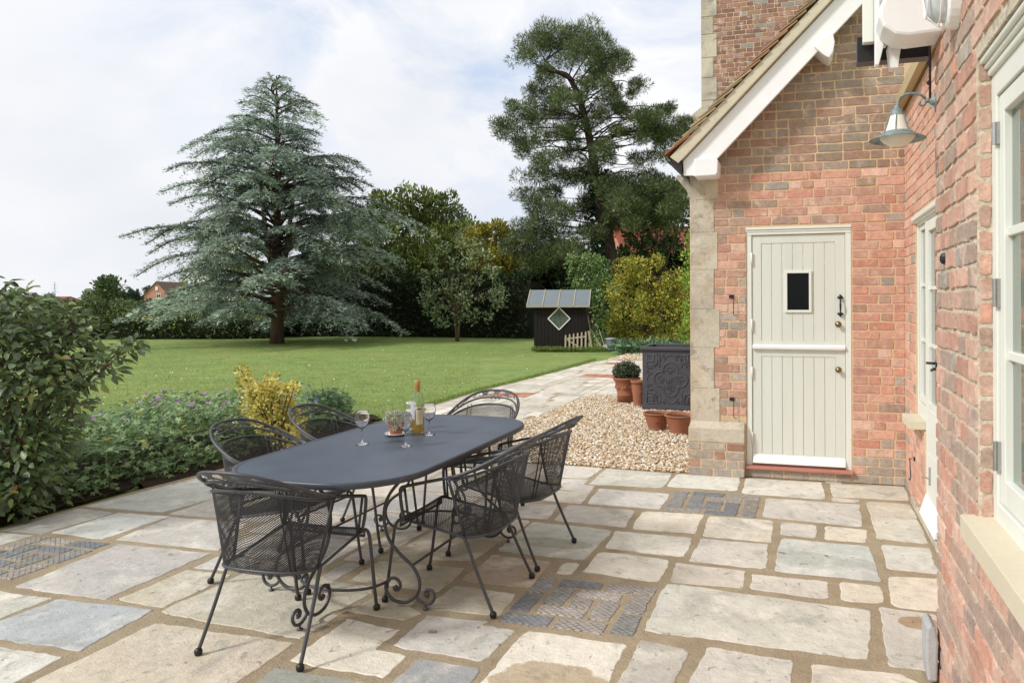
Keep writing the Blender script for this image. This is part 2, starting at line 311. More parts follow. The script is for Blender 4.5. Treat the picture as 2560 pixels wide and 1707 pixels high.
_OV={(-4.17,2.92):[(-4.25,2.45),(-3.82,2.45),(-3.8,2.92),(-4.25,2.92)],(-3.77,2.92):[(-3.78,2.5),(-3.11,2.51),(-3.17,2.95),(-3.77,2.92)],(-5.22,3.66):[(-5.25,3.2),(-4.95,3.2),(-4.95,3.68),(-5.24,3.66)],
 (-3.5,2.45):[(-3.75,2.0),(-3.10,2.0),(-3.13,2.45),(-3.75,2.45)],(-3.03,2.83):[(-3.05,2.2),(-2.22,2.2),(-2.24,2.83),(-3.03,2.83)],(-1.27,3.22):[(-1.28,2.66),(-.77,2.7),(-.78,3.21),(-1.27,3.22)],(-.73,3.27):[(-.74,2.8),(-.52,2.8),(-.5,3.23),(-.73,3.27)],
 (-.43,3.28):[(-.47,2.85),(-.05,2.85),(-.06,3.25),(-.43,3.28)],(.02,3.24):[(0,2.8),(.47,2.8),(.47,3.17),(.37,3.25),(.02,3.24)],(-1.62,2.85):[(-1.64,2.4),(-1.3,2.4),(-1.32,2.84),(-1.62,2.85)],(-2.16,2.62):[(-2.18,2.2),(-1.72,2.2),(-1.72,2.61),(-2.16,2.62)]}
SLABS=[next((v for k,v in _OV.items() if any(abs(p[0]-k[0])<.006 and abs(p[1]-k[1])<.006 for p in P) and len(P)<6),P) for P in SLABS]
cell=.05; X0,Y0=-5.4,-2.5; NX,NY=int(6.3/cell),int(20.9/cell); occ=np.zeros((NX,NY),bool)
for i in range(NX):
    for j in range(NY):
        x=X0+(i+.5)*cell;y=Y0+(j+.5)*cell
        if not inpoly(x,y,PB) or x>.79: occ[i,j]=True
for P in SLABS:
    xs=[p[0] for p in P]; ys=[p[1] for p in P]
    for i in range(max(0,int((min(xs)-X0)/cell)-1),min(NX,int((max(xs)-X0)/cell)+2)):
        for j in range(max(0,int((min(ys)-Y0)/cell)-1),min(NY,int((max(ys)-Y0)/cell)+2)):
            x=X0+(i+.5)*cell;y=Y0+(j+.5)*cell
            if any(inpoly(x+a,y+b,P) for a in (-.02,.02) for b in (-.02,.02)): occ[i,j]=True
for mx,my,a,b in [m[:4] for m in MOS]+BRK:
    occ[int((mx-X0)/cell):int((mx+a-X0)/cell)+1,int((my-Y0)/cell):int((my+b-Y0)/cell)+1]=True
FILL=[]
sizes=[(18,12),(14,10),(12,12),(16,8),(12,8),(10,10),(8,12),(12,6),(8,8),(10,6),(6,8),(8,5),(6,5),(5,8),(4,6),(6,3),(3,6),(3,3)]
for j in range(NY):
    for i in range(NX):
        if occ[i,j]: continue
        y=Y0+j*cell; ss=sizes[:] if y<6.4 else [(14,8),(12,8),(10,8),(12,6),(8,8),(10,6),(6,6),(8,4),(6,4),(4,6),(4,4),(3,3)]
        k=min(len(ss),7); h=ss[:k]; random.shuffle(h); ss=h+ss[k:]
        for a,b in ss:
            if i+a<=NX and j+b<=NY and not occ[i:i+a,j:j+b].any():
                occ[i:i+a,j:j+b]=True; g=.016 if y<6.4 else .007
                x0,y0=X0+i*cell,Y0+j*cell; FILL.append([(x0+g,y0+g),(x0+a*cell-g,y0+g),(x0+a*cell-g,y0+b*cell-g),(x0+g,y0+b*cell-g)]); break
PAL=['d9cfc0','e0d7c9','d4cabd','dcd0bd','cfc6ba','e3d9c8','cdc2b2','d8cdbb','d0c9bf','c6bdb0']
def slab(mb,P,h=.012,rc=(.012,.05),rough=.005,col=(.5,.5,.5)):
    n=len(P); pts=[]
    rnd=[random.uniform(*rc) for _ in P]
    for i in range(n):
        p=Vector(P[i]).to_2d(); a=Vector(P[i-1]).to_2d(); b=Vector(P[(i+1)%n]).to_2d()
        r=min(rnd[i],(a-p).length*.35,(b-p).length*.35); u=(a-p).normalized(); v=(b-p).normalized()
        for t in (0,.25,.5,.75,1):
            pts.append(p+u*r*(1-t)**2+v*r*t**2)
        q=Vector(P[(i+1)%n]).to_2d(); rn=min(rnd[(i+1)%n],(q-p).length*.35); s=p+v*r; e=q-v*rn; m=int((e-s).length/.035)
        for k in range(1,m): pts.append(s+(e-s)*(k/m))
    nn=len(pts); ph=[random.uniform(0,6.28) for _ in range(3)]; out=[]
    for i,p in enumerate(pts):
        a=pts[i-1];b=pts[(i+1)%nn]; d=(b-a); d=Vector((d.y,-d.x)).normalized() if d.length>1e-6 else Vector((0,0))
        o=rough*(math.sin(i*.55+ph[0])*.6+math.sin(i*1.9+ph[1])*.35+random.uniform(-.6,.6)); out.append((p+d*o,d))
    V=[(p.x,p.y,-.014) for p,d in out]+[(p.x-d.x*.001,p.y-d.y*.001,h*.8-.014) for p,d in out]+[(p.x-d.x*.005,p.y-d.y*.005,h-.014) for p,d in out]
    F=[(i,(i+1)%nn,nn+(i+1)%nn,nn+i) for i in range(nn)]+[(nn+i,nn+(i+1)%nn,2*nn+(i+1)%nn,2*nn+i) for i in range(nn)]+[tuple(range(2*nn,3*nn))]
    mb.add(V,F,0,col)
SPEC={0:'dcd7cb',1:'d9d3c6',2:'cfc8b8',4:'cbc6b8',9:'ccc4ba',10:'d0c7b6',18:'c2bfb0',19:'e0d8c8',21:'c8c8c0',27:'cdc7b8',29:'d6ccb9',30:'b39f88',31:'bfb39c',33:'e3d9c9',37:'a5a3a2',38:'e0d6c4',39:'bdb199',40:'b8ab95',41:'ad9f88',42:'c9bfaa',43:'d2c3ae',44:'b9bab9',45:'c4beb0',46:'c0b8b0',47:'c9bda8',49:'d3d1c8',50:'bfb8ae',51:'c6c3b8',52:'c6bcaf',53:'c5bdb3',54:'cfcbc0',55:'d8d2c6',56:'a5a398'}
mb=MB()
for i,P in enumerate(SLABS):
    col=(lambda c:(c[0]*.975,c[1]*1.0,c[2]*1.0))(C(SPEC.get(i,random.choice(PAL)),random.uniform(1.0,1.08))); lf=min(p[0] for p in P)<-1.95
    slab(mb,P,.013,rc=(.004,.014) if lf else (.015,.055),rough=.007 if lf else .006,col=col)
for P in FILL:
    if P[0][1]<6.4: slab(mb,P,.012,col=C(random.choice(PAL+['bdb5aa','b5b0a8']),random.uniform(.8,.95)))
patio=mb.build('patio',m_slab); patio['kind']='structure'
mb=MB()
for P in FILL:
    if P[0][1]>=6.4: slab(mb,P,.012,rc=(.002,.01),rough=.002,col=C(random.choice(['ddd6c8','d8cfc0','cfc8ba','e4ddd0','c9c1b2','d5ccb9','c4bcad']),random.uniform(.88,1.0)))
path=mb.build('path',m_slab); path['kind']='structure'
# inset panels of dark setts and of red brick
LAY=[(0,.44,.11,.66),(0,.22,.11,.43),(.13,.56,.37,.66),(.39,.56,.66,.66),(.13,.335,.245,.55),(.26,.45,.51,.55),(.26,.335,.385,.44),(.13,.22,.39,.325),(.405,.22,.52,.44),(.54,.335,.66,.55),(.54,.105,.66,.325),(0,.09,.255,.205),(.27,.09,.525,.205)]
for k,(mx,my,sx,sy,ro) in enumerate(MOS):
    mb=MB()
    for a,b,c_,d_ in LAY:
        P=[]
        for u,v in ((a,b),(c_,b),(c_,d_),(a,d_)):
            u+=.005*(1 if u in(a,) else -1); v+=.005*(1 if v in (b,) else -1); u,v=u/.66-.5,(v-.09)/.57-.5; u,v=u*math.cos(ro)-v*math.sin(ro),u*math.sin(ro)+v*math.cos(ro); P.append((mx+sx*(u+.5),my+sy*(v+.5)))
        slab(mb,P,.014,rc=(.006,.016),rough=.006,col=C(random.choice(['8b8c8d','98968f','a69d92','84888a','aea59a']),random.uniform(.85,1.1)))
    o=mb.build('sett_panel',m_sett); o['kind']='structure'
for mx,my,sx,sy in BRK:
    mb=MB(); n=3; 
    for i in range(n):
        for j in range(6):
            x0=mx+sx*i/n; y0=my+sy*j/6; slab(mb,[(x0+.004,y0+.004),(x0+sx/n-.004,y0+.004),(x0+sx/n-.004,y0+sy/6-.004),(x0+.004,y0+sy/6-.004)],.013,rc=(.002,.006),rough=.001,col=C(random.choice(['b5735a','a9684f','bf8468','c4917a']),.95))
    o=mb.build('brick_panel',m_pathbrick); o['kind']='structure'
# planting bed soil
BED=[(-5.33,-2.5),(-5.33,3.7),(-5.29,4.8),(-5.21,5.6),(-5.23,7),(-5.28,8.3),(-5.6,8.7),(-6.4,8.2),(-7.0,6.6),(-7.4,4.6),(-8.2,3),(-9,-2.5)]
mb=MB(); g=.16; pts={}
xs=np.arange(-9.2,-5.1,g); ys=np.arange(-2.5,9,g)
for i,x in enumerate(xs):
    for j,y in enumerate(ys):
        ins=inpoly(x,y,BED); pts[(i,j)]=len(mb.v); e=min(1,max(0,(-5.27-x)/.5)); mb.v.append((min(x,-5.27),y,(-.005+.04*e+random.uniform(0,.03)) if ins else -.03))
for i in range(len(xs)-1):
    for j in range(len(ys)-1):
        if inpoly(xs[i]+g/2,ys[j]+g/2,BED): mb.f.append((pts[(i,j)],pts[(i+1,j)],pts[(i+1,j+1)],pts[(i,j+1)])); mb.m.append(0); mb.c.append((.5,)*3)
soil=mb.build('soil_bed',m_soil,smooth=True); soil['kind']='structure'
# gravel
GP=[(-3.41,6.57),(-2.25,6.55),(-1.85,6.52),(-.9,6.47),(.6,6.9),(.6,13.5),(-1.9,13.5),(-2.0,11.42),(-3.35,11.40),(-3.42,10.16)]
GP2=[(-4.92,18.28),(-2.0,18.3),(-1.9,24),(-4.0,23.6),(-4.72,21.5),(-4.88,19.7)]
m_gbed=MAT('gravel_bed',C('b09a78',.9),rough=.9,var=(40,.3),var2=(120,.35),bump=(70,.02),spec=.2)
m_stone=MAT('gravel_stone',None,rough=.75,var=(60,.1),spec=.25)
sheet('gravel_bed',GP,-.004,m_gbed); sheet('gravel_bed',GP2,-.002,m_gbed)
ico=np.array([(0,-.526,.851),(0,.526,.851),(0,-.526,-.851),(0,.526,-.851),(-.526,.851,0),(.526,.851,0),(-.526,-.851,0),(.526,-.851,0),(.851,0,.526),(-.851,0,.526),(.851,0,-.526),(-.851,0,-.526)])
icf=np.array([(0,8,1),(0,1,9),(1,5,4),(1,4,9),(1,8,5),(2,3,11),(2,10,3),(3,4,5),(3,5,10),(3,11,4),(0,6,7),(0,9,6),(0,7,8),(2,7,6),(2,6,11),(2,11-1,7),(4,11,9),(5,8,10),(6,9,11),(7,10,8)])
def gravel(name,poly,xr,yr,dens,size):
    n=int((xr[1]-xr[0])*(yr[1]-yr[0])*dens); P=np.stack([RNG.uniform(*xr,n),RNG.uniform(*yr,n)],1)
    P=P[[inpoly(x,y,poly) for x,y in P]]; n=len(P)
    s=RNG.uniform(size[0],size[1],(n,1,1))*np.stack([RNG.uniform(.7,1.4,n),RNG.uniform(.55,1,n),RNG.uniform(.28,.6,n)],1)[:,None,:]
    V=(ico[None]*(1+RNG.uniform(-.28,.28,(n,12,1))))*s
    th=RNG.uniform(0,2*PI,n); tl=RNG.normal(0,.35,n); ct,st=np.cos(tl),np.sin(tl)
    y=V[:,:,1]*ct[:,None]-V[:,:,2]*st[:,None]; z=V[:,:,1]*st[:,None]+V[:,:,2]*ct[:,None]; x=V[:,:,0]
    c,sn=np.cos(th)[:,None],np.sin(th)[:,None]; V=np.stack([x*c-y*sn,x*sn+y*c,z],2)
    V+=np.concatenate([P,RNG.uniform(-.002,.014,(n,1))],1)[:,None,:]
    pal=[C(h,.95) for h in ('e6d9c0','ddcaa8','efe6d6','cdb58e','d8c8ae','c9a878','e9dcc6','b89a78','d2beA0','f2ebe0','c4a184','a89c8c')]
    col=np.repeat(pick(pal,n,.12),20,axis=0)
    o=npmesh(name,V.reshape(-1,3),(np.arange(n)[:,None,None]*12+icf[None]).ravel(),3,m_stone,None,col); tag(o,kind='stuff'); return o
tag(gravel('gravel',GP,(-3.45,-.3),(6.5,11.5),2500,(.010,.020)),'cream and buff flint gravel lying loose between patio and path','gravel')
tag(gravel('gravel',GP2,(-4.95,-2.2),(18.3,23),420,(.02,.032)),'pale strip of gravel beyond the far end of the path','gravel')
# ---------------- the house ----------------
m_brick=MAT('brick',None,rough=.85,var=(20,.2),var2=(85,.2),bump=(60,.004),bump2=(16,.007),spec=.2,
   blotch=[(8,C('e6c9b8',.98),.56,.76,.5),(11,C('85756b',.9),.62,.85,.3),(34,C('e8d6c6'),.66,.8,.2)])
m_mort=MAT('sand_mortar',C('d6bb98',1),rough=.95,var=(8,.12),var2=(120,.15),bump=(90,.004),spec=.1)
m_mort2=MAT('old_mortar',C('d8cbb6',.95),rough=.95,var=(7,.2),var2=(70,.3),bump=(40,.01),spec=.1,blotch=[(9,C('5a4e46'),.6,.78)])
m_lime=MAT('limestone',C('cfc5b1',.97),rough=.9,var=(3,.14),var2=(40,.12),bump=(30,.006),bump2=(120,.002),spec=.15,
   blotch=[(2.2,C('cdb595',.95),.52,.75,.5),(5,C('8d897c',.85),.58,.8,.6),(28,C('ded6c5',.9),.6,.75),(7,C('8a8478',.9),.56,.72,.8),(1.4,C('a39c8e',.95),.5,.7,1)])
m_white=MAT('white_paint',C('f3f2f0'),rough=.45,var=(5,.04),bump=(60,.0008),spec=.4)
m_cream=MAT('cream_paint',C('e4e5db',1),rough=.42,var=(6,.04),bump=(50,.0008),spec=.4,scale=(1,1,.15))
m_dcream=MAT('door_paint',C('dbddd2',.98),rough=.45,var=(4,.05),bump=(35,.0012),spec=.4,scale=(1,1,.12))
m_black=MAT('black_iron',C('1c1b1c'),rough=.4,var=(20,.2),spec=.5,bump=(60,.001))
m_brass=MAT('brass',C('8d7d58'),rough=.3,metal=1,var=(40,.1))
m_steel=MAT('hinge_steel',C('b4b2ae'),rough=.35,metal=.8,var=(40,.1))
m_sillst=MAT('cast_stone_sill',C('d8cdb4',.95),rough=.8,var=(4,.06),var2=(90,.05),bump=(120,.001),spec=.2)
m_tile=MAT('roof_tile',None,rough=.85,var=(12,.2),var2=(60,.12),bump=(50,.003),spec=.15)
m_redtile=MAT('red_tile',C('bb7f70',.95),rough=.6,var=(9,.1),bump=(60,.001))
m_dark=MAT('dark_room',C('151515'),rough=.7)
m_pane=GLASS('window_glass',(.72,.78,.74),1.3)
m_lead=MAT('lead_grey',C('4b4b4e'),rough=.6,var=(12,.15),bump=(40,.002))
m_timber=MAT('oak_timber',C('c9b48c',.9),rough=.7,var=(8,.12),var2=(50,.1),scale=(6,.5,6),bump=(30,.002))
m_timb2=MAT('brown_board',C('8b6b40',.9),rough=.7,var=(8,.2),scale=(6,.5,6))  # browner tone for the underside of the wall plate
m_purp=MAT('brownish_board',C('8e8280',.9),rough=.7,var=(5,.08))  # brownish board of the recessed soffit panel

house=empty('brick_house',(0,6.5,0),0,'old red brick house with cream stable door and white bargeboards','house')
house_inv=(0,-6.5,0)
def hb(mb,name,mats,parent=None,**k):
    o=mb.build(name,mats,None,**k); p=parent or house; o.parent=p; o.matrix_parent_inverse=Matrix.Translation(-Vector((0,6.5,0))); return o
def wallbricks(mb,O,U,Nn,u0,u1,z0,z1,holes,colf,left=None,mat=0,relief=.004,course=.0755,rough=.0022,head=.105,strt=.218,wj=.0095):
    O=Vector(O);U=Vector(U);Nn=Vector(Nn);W=Vector((0,0,1)); z=z0;row=0
    while z<z1-.02:
        h=min(course,z1-z)-wj; segs=[(u0 if left is None else max(u0,left(z+h/2)),u1)]
        for a,b,c,d in holes:
            if c<z+h-.012 and d>z+.012:
                ns=[]
                for s,e in segs:
                    if b<=s or a>=e: ns.append((s,e)); continue
                    if a-s>.03: ns.append((s,a))
                    if e-b>.03: ns.append((b,e))
                segs=ns
        for s,e in segs:
            u=s; k=(row%2); 
            while u<e-.02:
                r=random.random(); ln=(head if k%2 else strt) if r<.8 else random.choice((head,strt,.16)); k+=1
                if u==s and row%2: ln=head*random.uniform(.9,1.3)
                ln*=random.uniform(.95,1.05)
                if e-(u+ln)<.05: ln=e-u
                b0,b1=u+wj/2+random.uniform(-.001,.002),u+ln-wj/2+random.uniform(-.002,.001); u+=ln
                if b1-b0<.02: continue
                c0,c1=z+random.uniform(-.0015,.0015),z+h+random.uniform(-.0015,.0015); P=[]
                def edge(x0,y0,x1,y1,n):
                    for i in range(n):
                        t=i/n; P.append((x0+(x1-x0)*t+random.gauss(0,rough),y0+(y1-y0)*t+random.gauss(0,rough)))
                q=.005; nl=3 if b1-b0>.13 else 2
                edge(b0+q,c0,b1-q,c0,nl);P.append((b1-q,c0));edge(b1,c0+q,b1,c1-q,1);P.append((b1,c1-q));edge(b1-q,c1,b0+q,c1,nl);P.append((b0+q,c1));edge(b0,c1-q,b0,c0+q,1);P.append((b0,c0+q))
                n=len(P); cx,cz=(b0+b1)/2,(c0+c1)/2; rl=relief*random.uniform(.5,1.3)
                tx,tz=random.uniform(-.004,.004),random.uniform(-.008,.008)
                V=[O+U*a+W*b-Nn*.004 for a,b in P]
                for a,b in P:
                    ia=a-math.copysign(min(.003,abs(a-cx)),a-cx); ib=b-math.copysign(min(.003,abs(b-cz)),b-cz)
                    V.append(O+U*ia+W*ib+Nn*(rl+tx*(ia-cx)+tz*(ib-cz)))
                F=[(i,(i+1)%n,n+(i+1)%n,n+i) for i in range(n)]+[tuple(range(n,2*n))]
                if U.cross(W).dot(Nn)<0: F=[f[::-1] for f in F]
                mb.add(V,F,mat,colf(cx,cz,ln))
        z+=course; row+=1
def pal(lst,k=.95):
    L_=[(lambda c:(c[0]*.90+.045,c[1]*.93+.040,c[2]*.9+.032))(C(h,k)) for h in lst]
    return lambda: (lambda c,j:tuple(v*j for v in c))(random.choice(L_),random.uniform(.91,1.09))
pA=pal(['d19883','d59e88','c98b77','dba997','c79483','d3a08e','dfb6a5','cc917e','cf9d8c','c48f80','cb8d7b','d8a593','d4a08c'],1.0); pB=pal(['a88270','a08676','9c8472','ab8a78','a68c7c','a08070','a39082','998a7c'],1.0)
pM=pal(['b88d7c','b39382','bd9080','ab8c7e'],1.0); pG=pal(['b0a398','a99b90','b3a598','a1958d'],1.0); pW=pal(['b9a08f','c0a28c']); pT=pal(['9a6b60','a5766a','8c625a','a87a6e','946a62','9a9490','84605a','aa8478'],.95)
pN=pal(['c89a8a','d0a08d','c08f7e','d6aa98','bb9788','c69e90','b89a8c','cd9582','d9b3a3','d2a998','cba493'],1.0)
YW=6.51
# gable wall with the stable door
def colgable(u,z,ln):
    if z>2.665: return pW() if (abs(u-.35)<.12 and abs(z-3.13)<.04) else pB()
    if z<.36 and u>.37 and random.random()<.7: return pG()
    if u<-.5 and random.random()<.4: return pG() if random.random()<.3 else pM()
    r=random.random(); return pG() if r<.05 else (pM() if r<.2 else pA())
slope=(3.996-2.740)/(0.240+1.017)
mb=MB()
mb.box((-.99,YW+.001,0),(-.5,YW+.3,2.75),1).box((.375,YW+.001,0),(.82,YW+.3,2.75),1).box((-.5,YW+.001,2.17),(.375,YW+.3,2.75),1).box((-.5,YW+.001,0),(.375,YW+.3,.072),1)
mb.prism([(-.95,2.75),(2.5,2.75),(2.5,5.3),(1.4,5.3)],(0,YW+.001,0),(1,0,0),(0,0,1),(0,.3,0),1)
wallbricks(mb,(0,YW,0),(1,0,0),(0,-1,0),-.78,.797,0,5,[(-.5,.375,.0,2.172),(-.79,-.5,0,.47)],colgable,left=lambda z:max(-.78,-1.02+(z-2.74)/slope))
hb(mb,'wall',[m_brick,m_mort])
# stone quoins of the gable corner with plinth
mb=MB(); z=.46;i=0
for h,wd in ((.3,.245),(.36,.2),(.34,.26),(.35,.205),(.33,.25),(.29,.2),(.25,.235)):
    if z>2.66: break
    h=min(h,2.7-z); mb.box((-.985,YW-.008,z+.001),(-.985+wd+random.uniform(-.012,.012),YW+.28,z+h-.001),0); z+=h
mb.prism([(-.985,.472),(-.52,.472),(-.512,.40),(-1.0,.40)],(0,YW,0),(1,0,0),(0,0,1),(0,.25,0))
V=[(-1.0,YW-.07,.3),(-.515,YW-.07,.3),(-.515,YW-.07,.415),(-1.0,YW-.07,.415),(-.985,YW-.006,.47),(-.515,YW-.006,.47),(-.515,YW,.3),(-1.0,YW+.2,.3),(-1.0,YW+.2,.47)]
mb.add(V,[(0,1,2,3),(3,2,5,4),(1,6,5,2),(0,3,4,8,7)])
hb(mb,'stone_quoin',m_lime,bevel=.0025)
mb=MB(); mb.box((-1.0,YW-.064,0),(-.516,YW+.2,.302),1)
wallbricks(mb,(0,YW-.065,0),(1,0,0),(0,-1,0),-1.005,-.512,0,.3,[],lambda u,z,l:pG() if z<.1 or random.random()<.4 else pal(['b08673','a67c6b','a58a7a'])())
wallbricks(mb,(-.515,YW-.065,0),(0,1,0),(1,0,0),0,.065,0,.3,[],lambda u,z,l:pG())
hb(mb,'plinth',[m_brick,m_mort])
mb=MB(); wallbricks(mb,(0,YW-.006,0),(1,0,0),(0,-1,0),-.5,.375,0,.075,[],lambda u,z,l:pG(),relief=.002); mb.box((-.5,YW-.005,0),(.375,YW+.05,.07),1)
hb(mb,'door_step',[m_brick,m_mort])
mb=MB(); mb.box((-.51,YW-.045,.073),(.385,YW+.12,.1)); hb(mb,'door_sill',m_redtile,bevel=.006)
# stable door
sd=D.objects.new('stable_door',None); COL.objects.link(sd); sd.parent=house; sd.location=(-.06,0,.1)
def sub(mb,name,mats,par,**k):
    o=mb.build(name,mats,None,**k); o.parent=par; o.matrix_parent_inverse=Matrix.Translation(-(Vector((0,6.5,0))+par.location)); return o
mb=MB(); FY=YW+.012
mb.box((-.498,FY,.1),(-.452,FY+.09,2.12)).box((.327,FY,.1),(.373,FY+.09,2.12)).box((-.498,FY-.004,2.105),(.373,FY+.09,2.17)).box((-.50,FY-.018,2.148),(.375,FY-.0045,2.17)).box((-.499,FY-.01,2.13),(.374,FY-.0045,2.146))
sub(mb,'frame',m_cream,sd,bevel=.003)
def leaf(zb,zt,ledge,hole=None):
    mb=MB(); LY=FY+.012; x0,x1=-.448,.3235
    # rails and stiles proud of the tongue-and-groove boards
    bt=.075; top=zt-.07; bot=zb+(.06 if hole else .075)
    mb.box((x0,LY,zb),(x0+.078,LY+.04,zt)).box((x1-.078,LY,zb),(x1,LY+.04,zt)).box((x0+.078,LY+.0005,top),(x1-.078,LY+.04,zt)).box((x0+.078,LY+.0005,zb),(x1-.078,LY+.04,bot))
    n=7; wdt=(x1-x0-.156)/n
    for i in range(n):
        a=x0+.078+i*wdt+.0014;b=a+wdt-.0028
        if hole:
            hx0,hx1,hz0,hz1=hole
            if b>hx0 and a<hx1:
                for p,q in ((bot,hz0),(hz1,top)): mb.box((max(a,x0),LY+.005,p),(b,LY+.03,q))
                if a<hx0: mb.box((a,LY+.005,hz0),(hx0,LY+.03,hz1))
                if b>hx1: mb.box((hx1,LY+.005,hz0),(b,LY+.03,hz1))
                continue
        mb.box((a,LY+.005,bot),(b,LY+.03,top))
    mb.box((x0+.06,LY+.024,zb+.02),(x1-.06,LY+.032,zt-.02)) if not hole else None
    return mb
sub(leaf(.13,1.12,0),'door_leaf',m_dcream,sd,bevel=.002)
sub(leaf(1.125,2.1,1,(-.155,.03,1.447,1.772)),'door_leaf',m_dcream,sd,bevel=.002)
mb=MB(); LY=FY+.012
mb.prism([(0,.12),(-.035,.125),(-.03,.15),(-.012,.185),(0,.195)],(-.446,LY-.001,0),(0,1,0),(0,0,1),(.768,0,0)); sub(mb,'weather_bar',m_white,sd)
mb=MB(); mb.prism([(0,1.112),(-.03,1.115),(-.034,1.135),(-.012,1.15),(0,1.152)],(-.446,LY-.001,0),(0,1,0),(0,0,1),(.77,0,0)); sub(mb,'middle_ledge',m_white,sd)
mb=MB(); gx0,gx1,gz0,gz1=-.172,.052,1.43,1.79
for a,b in (((gx0,LY-.01,gz0),(gx0+.022,LY+.02,gz1)),((gx1-.022,LY-.01,gz0),(gx1,LY+.02,gz1)),((gx0+.022,LY-.01,gz1-.022),(gx1-.022,LY+.02,gz1)),((gx0+.022,LY-.01,gz0),(gx1-.022,LY+.02,gz0+.022))): mb.box(a,b)
sub(mb,'pane_frame',m_cream,sd,bevel=.003)
mb=MB(); mb.box((gx0+.02,LY+.008,gz0+.02),(gx1-.02,LY+.012,gz1-.02)); sub(mb,'pane',MAT('dark_pane',C('080a0a'),rough=.08,spec=.18),sd)
mb=MB(); X=.285
mb.tube([(X,LY-.03,1.43),(X,LY-.045,1.47),(X,LY-.047,1.49),(X,LY-.045,1.51),(X,LY-.03,1.55)],[.005,.008,.009,.008,.005],8)
for zc in (1.42,1.558): mb.box((X-.009,LY-.03,zc-.012),(X+.009,LY,zc+.012)).ball((X-.016,LY-.005,zc),.009).ball((X+.016,LY-.005,zc),.009).ball((X,LY-.005,zc+(.017 if zc>1.5 else -.017)),.009)
sub(mb,'pull_handle',m_black,sd,smooth=True)
for zc in (1.33,.944):
    mb=MB(); mb.lathe([(.001,.001),(.026,0),(.026,-.004),(.01,-.008),(.01,-.018),(.018,-.024),(.023,-.034),(.018,-.044),(.001,-.047)],(0,0,0),16)
    mb.v=[(.268+a,LY+c,zc+b) for a,b,c in mb.v]; sub(mb,'knob',m_brass,sd,smooth=True)
for za,zb in ((1.952,1.844),(1.373,1.267),(.958,.858),(.386,.282)):
    mb=MB(); mb.tube([(-.4505,FY-.004,za),(-.4505,FY-.004,zb)],.0065,8); sub(mb,'hinge',m_cream,sd,smooth=True)
# cabin hooks on the wall
def hook(P,dirn,nn):
    mb=MB(); P=Vector(P);u=Vector(dirn);n=Vector(nn)
    mb.bar(P-u*.02,P+u*.02,.026,.012,up=n); mb.tube([P+n*.02,P+n*.035+u*.012,P+n*.03+u*.02+Vector((0,0,-.02)),P+n*.025+u*.018+Vector((0,0,-.15)),P+n*.03+u*.03+Vector((0,0,-.168)),P+n*.035+u*.045+Vector((0,0,-.16))],.0035,6)
    hb(mb,'cabin_hook',m_black,smooth=False)
hook((-.625,YW-.008,1.57),(1,0,0),(0,-1,0)); hook((-.625,YW-.008,.672),(1,0,0),(0,-1,0)); hook((.79,5.97,.335),(0,1,0),(-1,0,0))
# bargeboard, roof edge, gutter
BY=6.3; sl_=Vector((1,0,slope)).normalized(); nrm=Vector((-slope,0,1)).normalized()
mb=MB()
mb.prism([(-1.01,2.618),(-.91,2.612),(-.73,2.74),(1.6,5.10),(1.6,5.355),(-1.017,2.740)],(0,BY,0),(1,0,0),(0,0,1),(0,.035,0)); hb(mb,'bargeboard',m_white,bevel=.004)
mb=MB(); mb.prism([(-.917,2.749),(-.73,2.752),(-.712,2.73),(-.718,2.62),(-.735,2.604),(-.917,2.601)],(0,BY-.03,0),(1,0,0),(0,0,1),(0,.24,0)); hb(mb,'purlin_end',m_white,bevel=.006)
mb=MB(); o=Vector((.075,BY-.03,3.62)); mb.prism([(0,0),(.055,.045),(.12,.105),(.15,.1),(.165,.02),(.15,-.06),(.12,-.105),(.08,-.08),(.03,-.03)],o,(1,0,0),(0,0,1),(0,.24,0)); hb(mb,'purlin_end',m_white,bevel=.006)
# undercloak and courses of tiles seen along the verge
mb=MB(); P0=Vector((-1.06,BY-.045,2.757)); 
mb.prism([(-1.12,2.775),(-1.05,2.72),(1.6,5.37),(1.6,5.44)],(0,BY-.05,0),(1,0,0),(0,0,1),(0,1.2,0),1)
n=34
for i in range(n):
    s=i*.105; a=Vector((-1.115,0,2.745))+sl_*s; tilt=.17; d=(sl_*math.cos(tilt)+nrm*math.sin(tilt)*-1); up=nrm
    base=a+nrm*.062; 
    cc=C(random.choice(['b09c7c','a08a6c','b8a484','94836a','a58468']),.95) if i>0 else C('a5684c',.9)
    for j in range(8):
        y=BY-.07+j*.165+random.uniform(-.004,.004); q0=base+Vector((0,y,0))+nrm*random.uniform(-.003,.004); q1=q0+d*.26
        mb.prism([(0,0),(.262,0),(.262,.012),(0,.013)],q0,d,d.cross(Vector((0,1,0)))*-1 if d.cross(Vector((0,1,0))).z<0 else d.cross(Vector((0,1,0))),(0,.158,0),0,cc)
hb(mb,'roof',[m_tile,MAT('undercloak',C('cfc5ac',1),rough=.85,var=(8,.12),bump=(60,.002))])
mb=MB(); mb.prism([(0,0),(.06,-.03),(.13,-.10),(.135,.005)],(-1.155,BY-.03,2.745),(1,0,0),(0,0,1),(0,1.2,0)); hb(mb,'gutter',m_black)
mb=MB(); mb.prism([(-1.10,2.66),(-1.01,2.62),(-.95,2.5),(-.93,2.42),(-.975,2.42),(-1.02,2.52),(-1.10,2.62)],(0,YW-.01,0),(1,0,0),(0,0,1),(0,.9,0)); hb(mb,'eaves_corbel',m_lime)
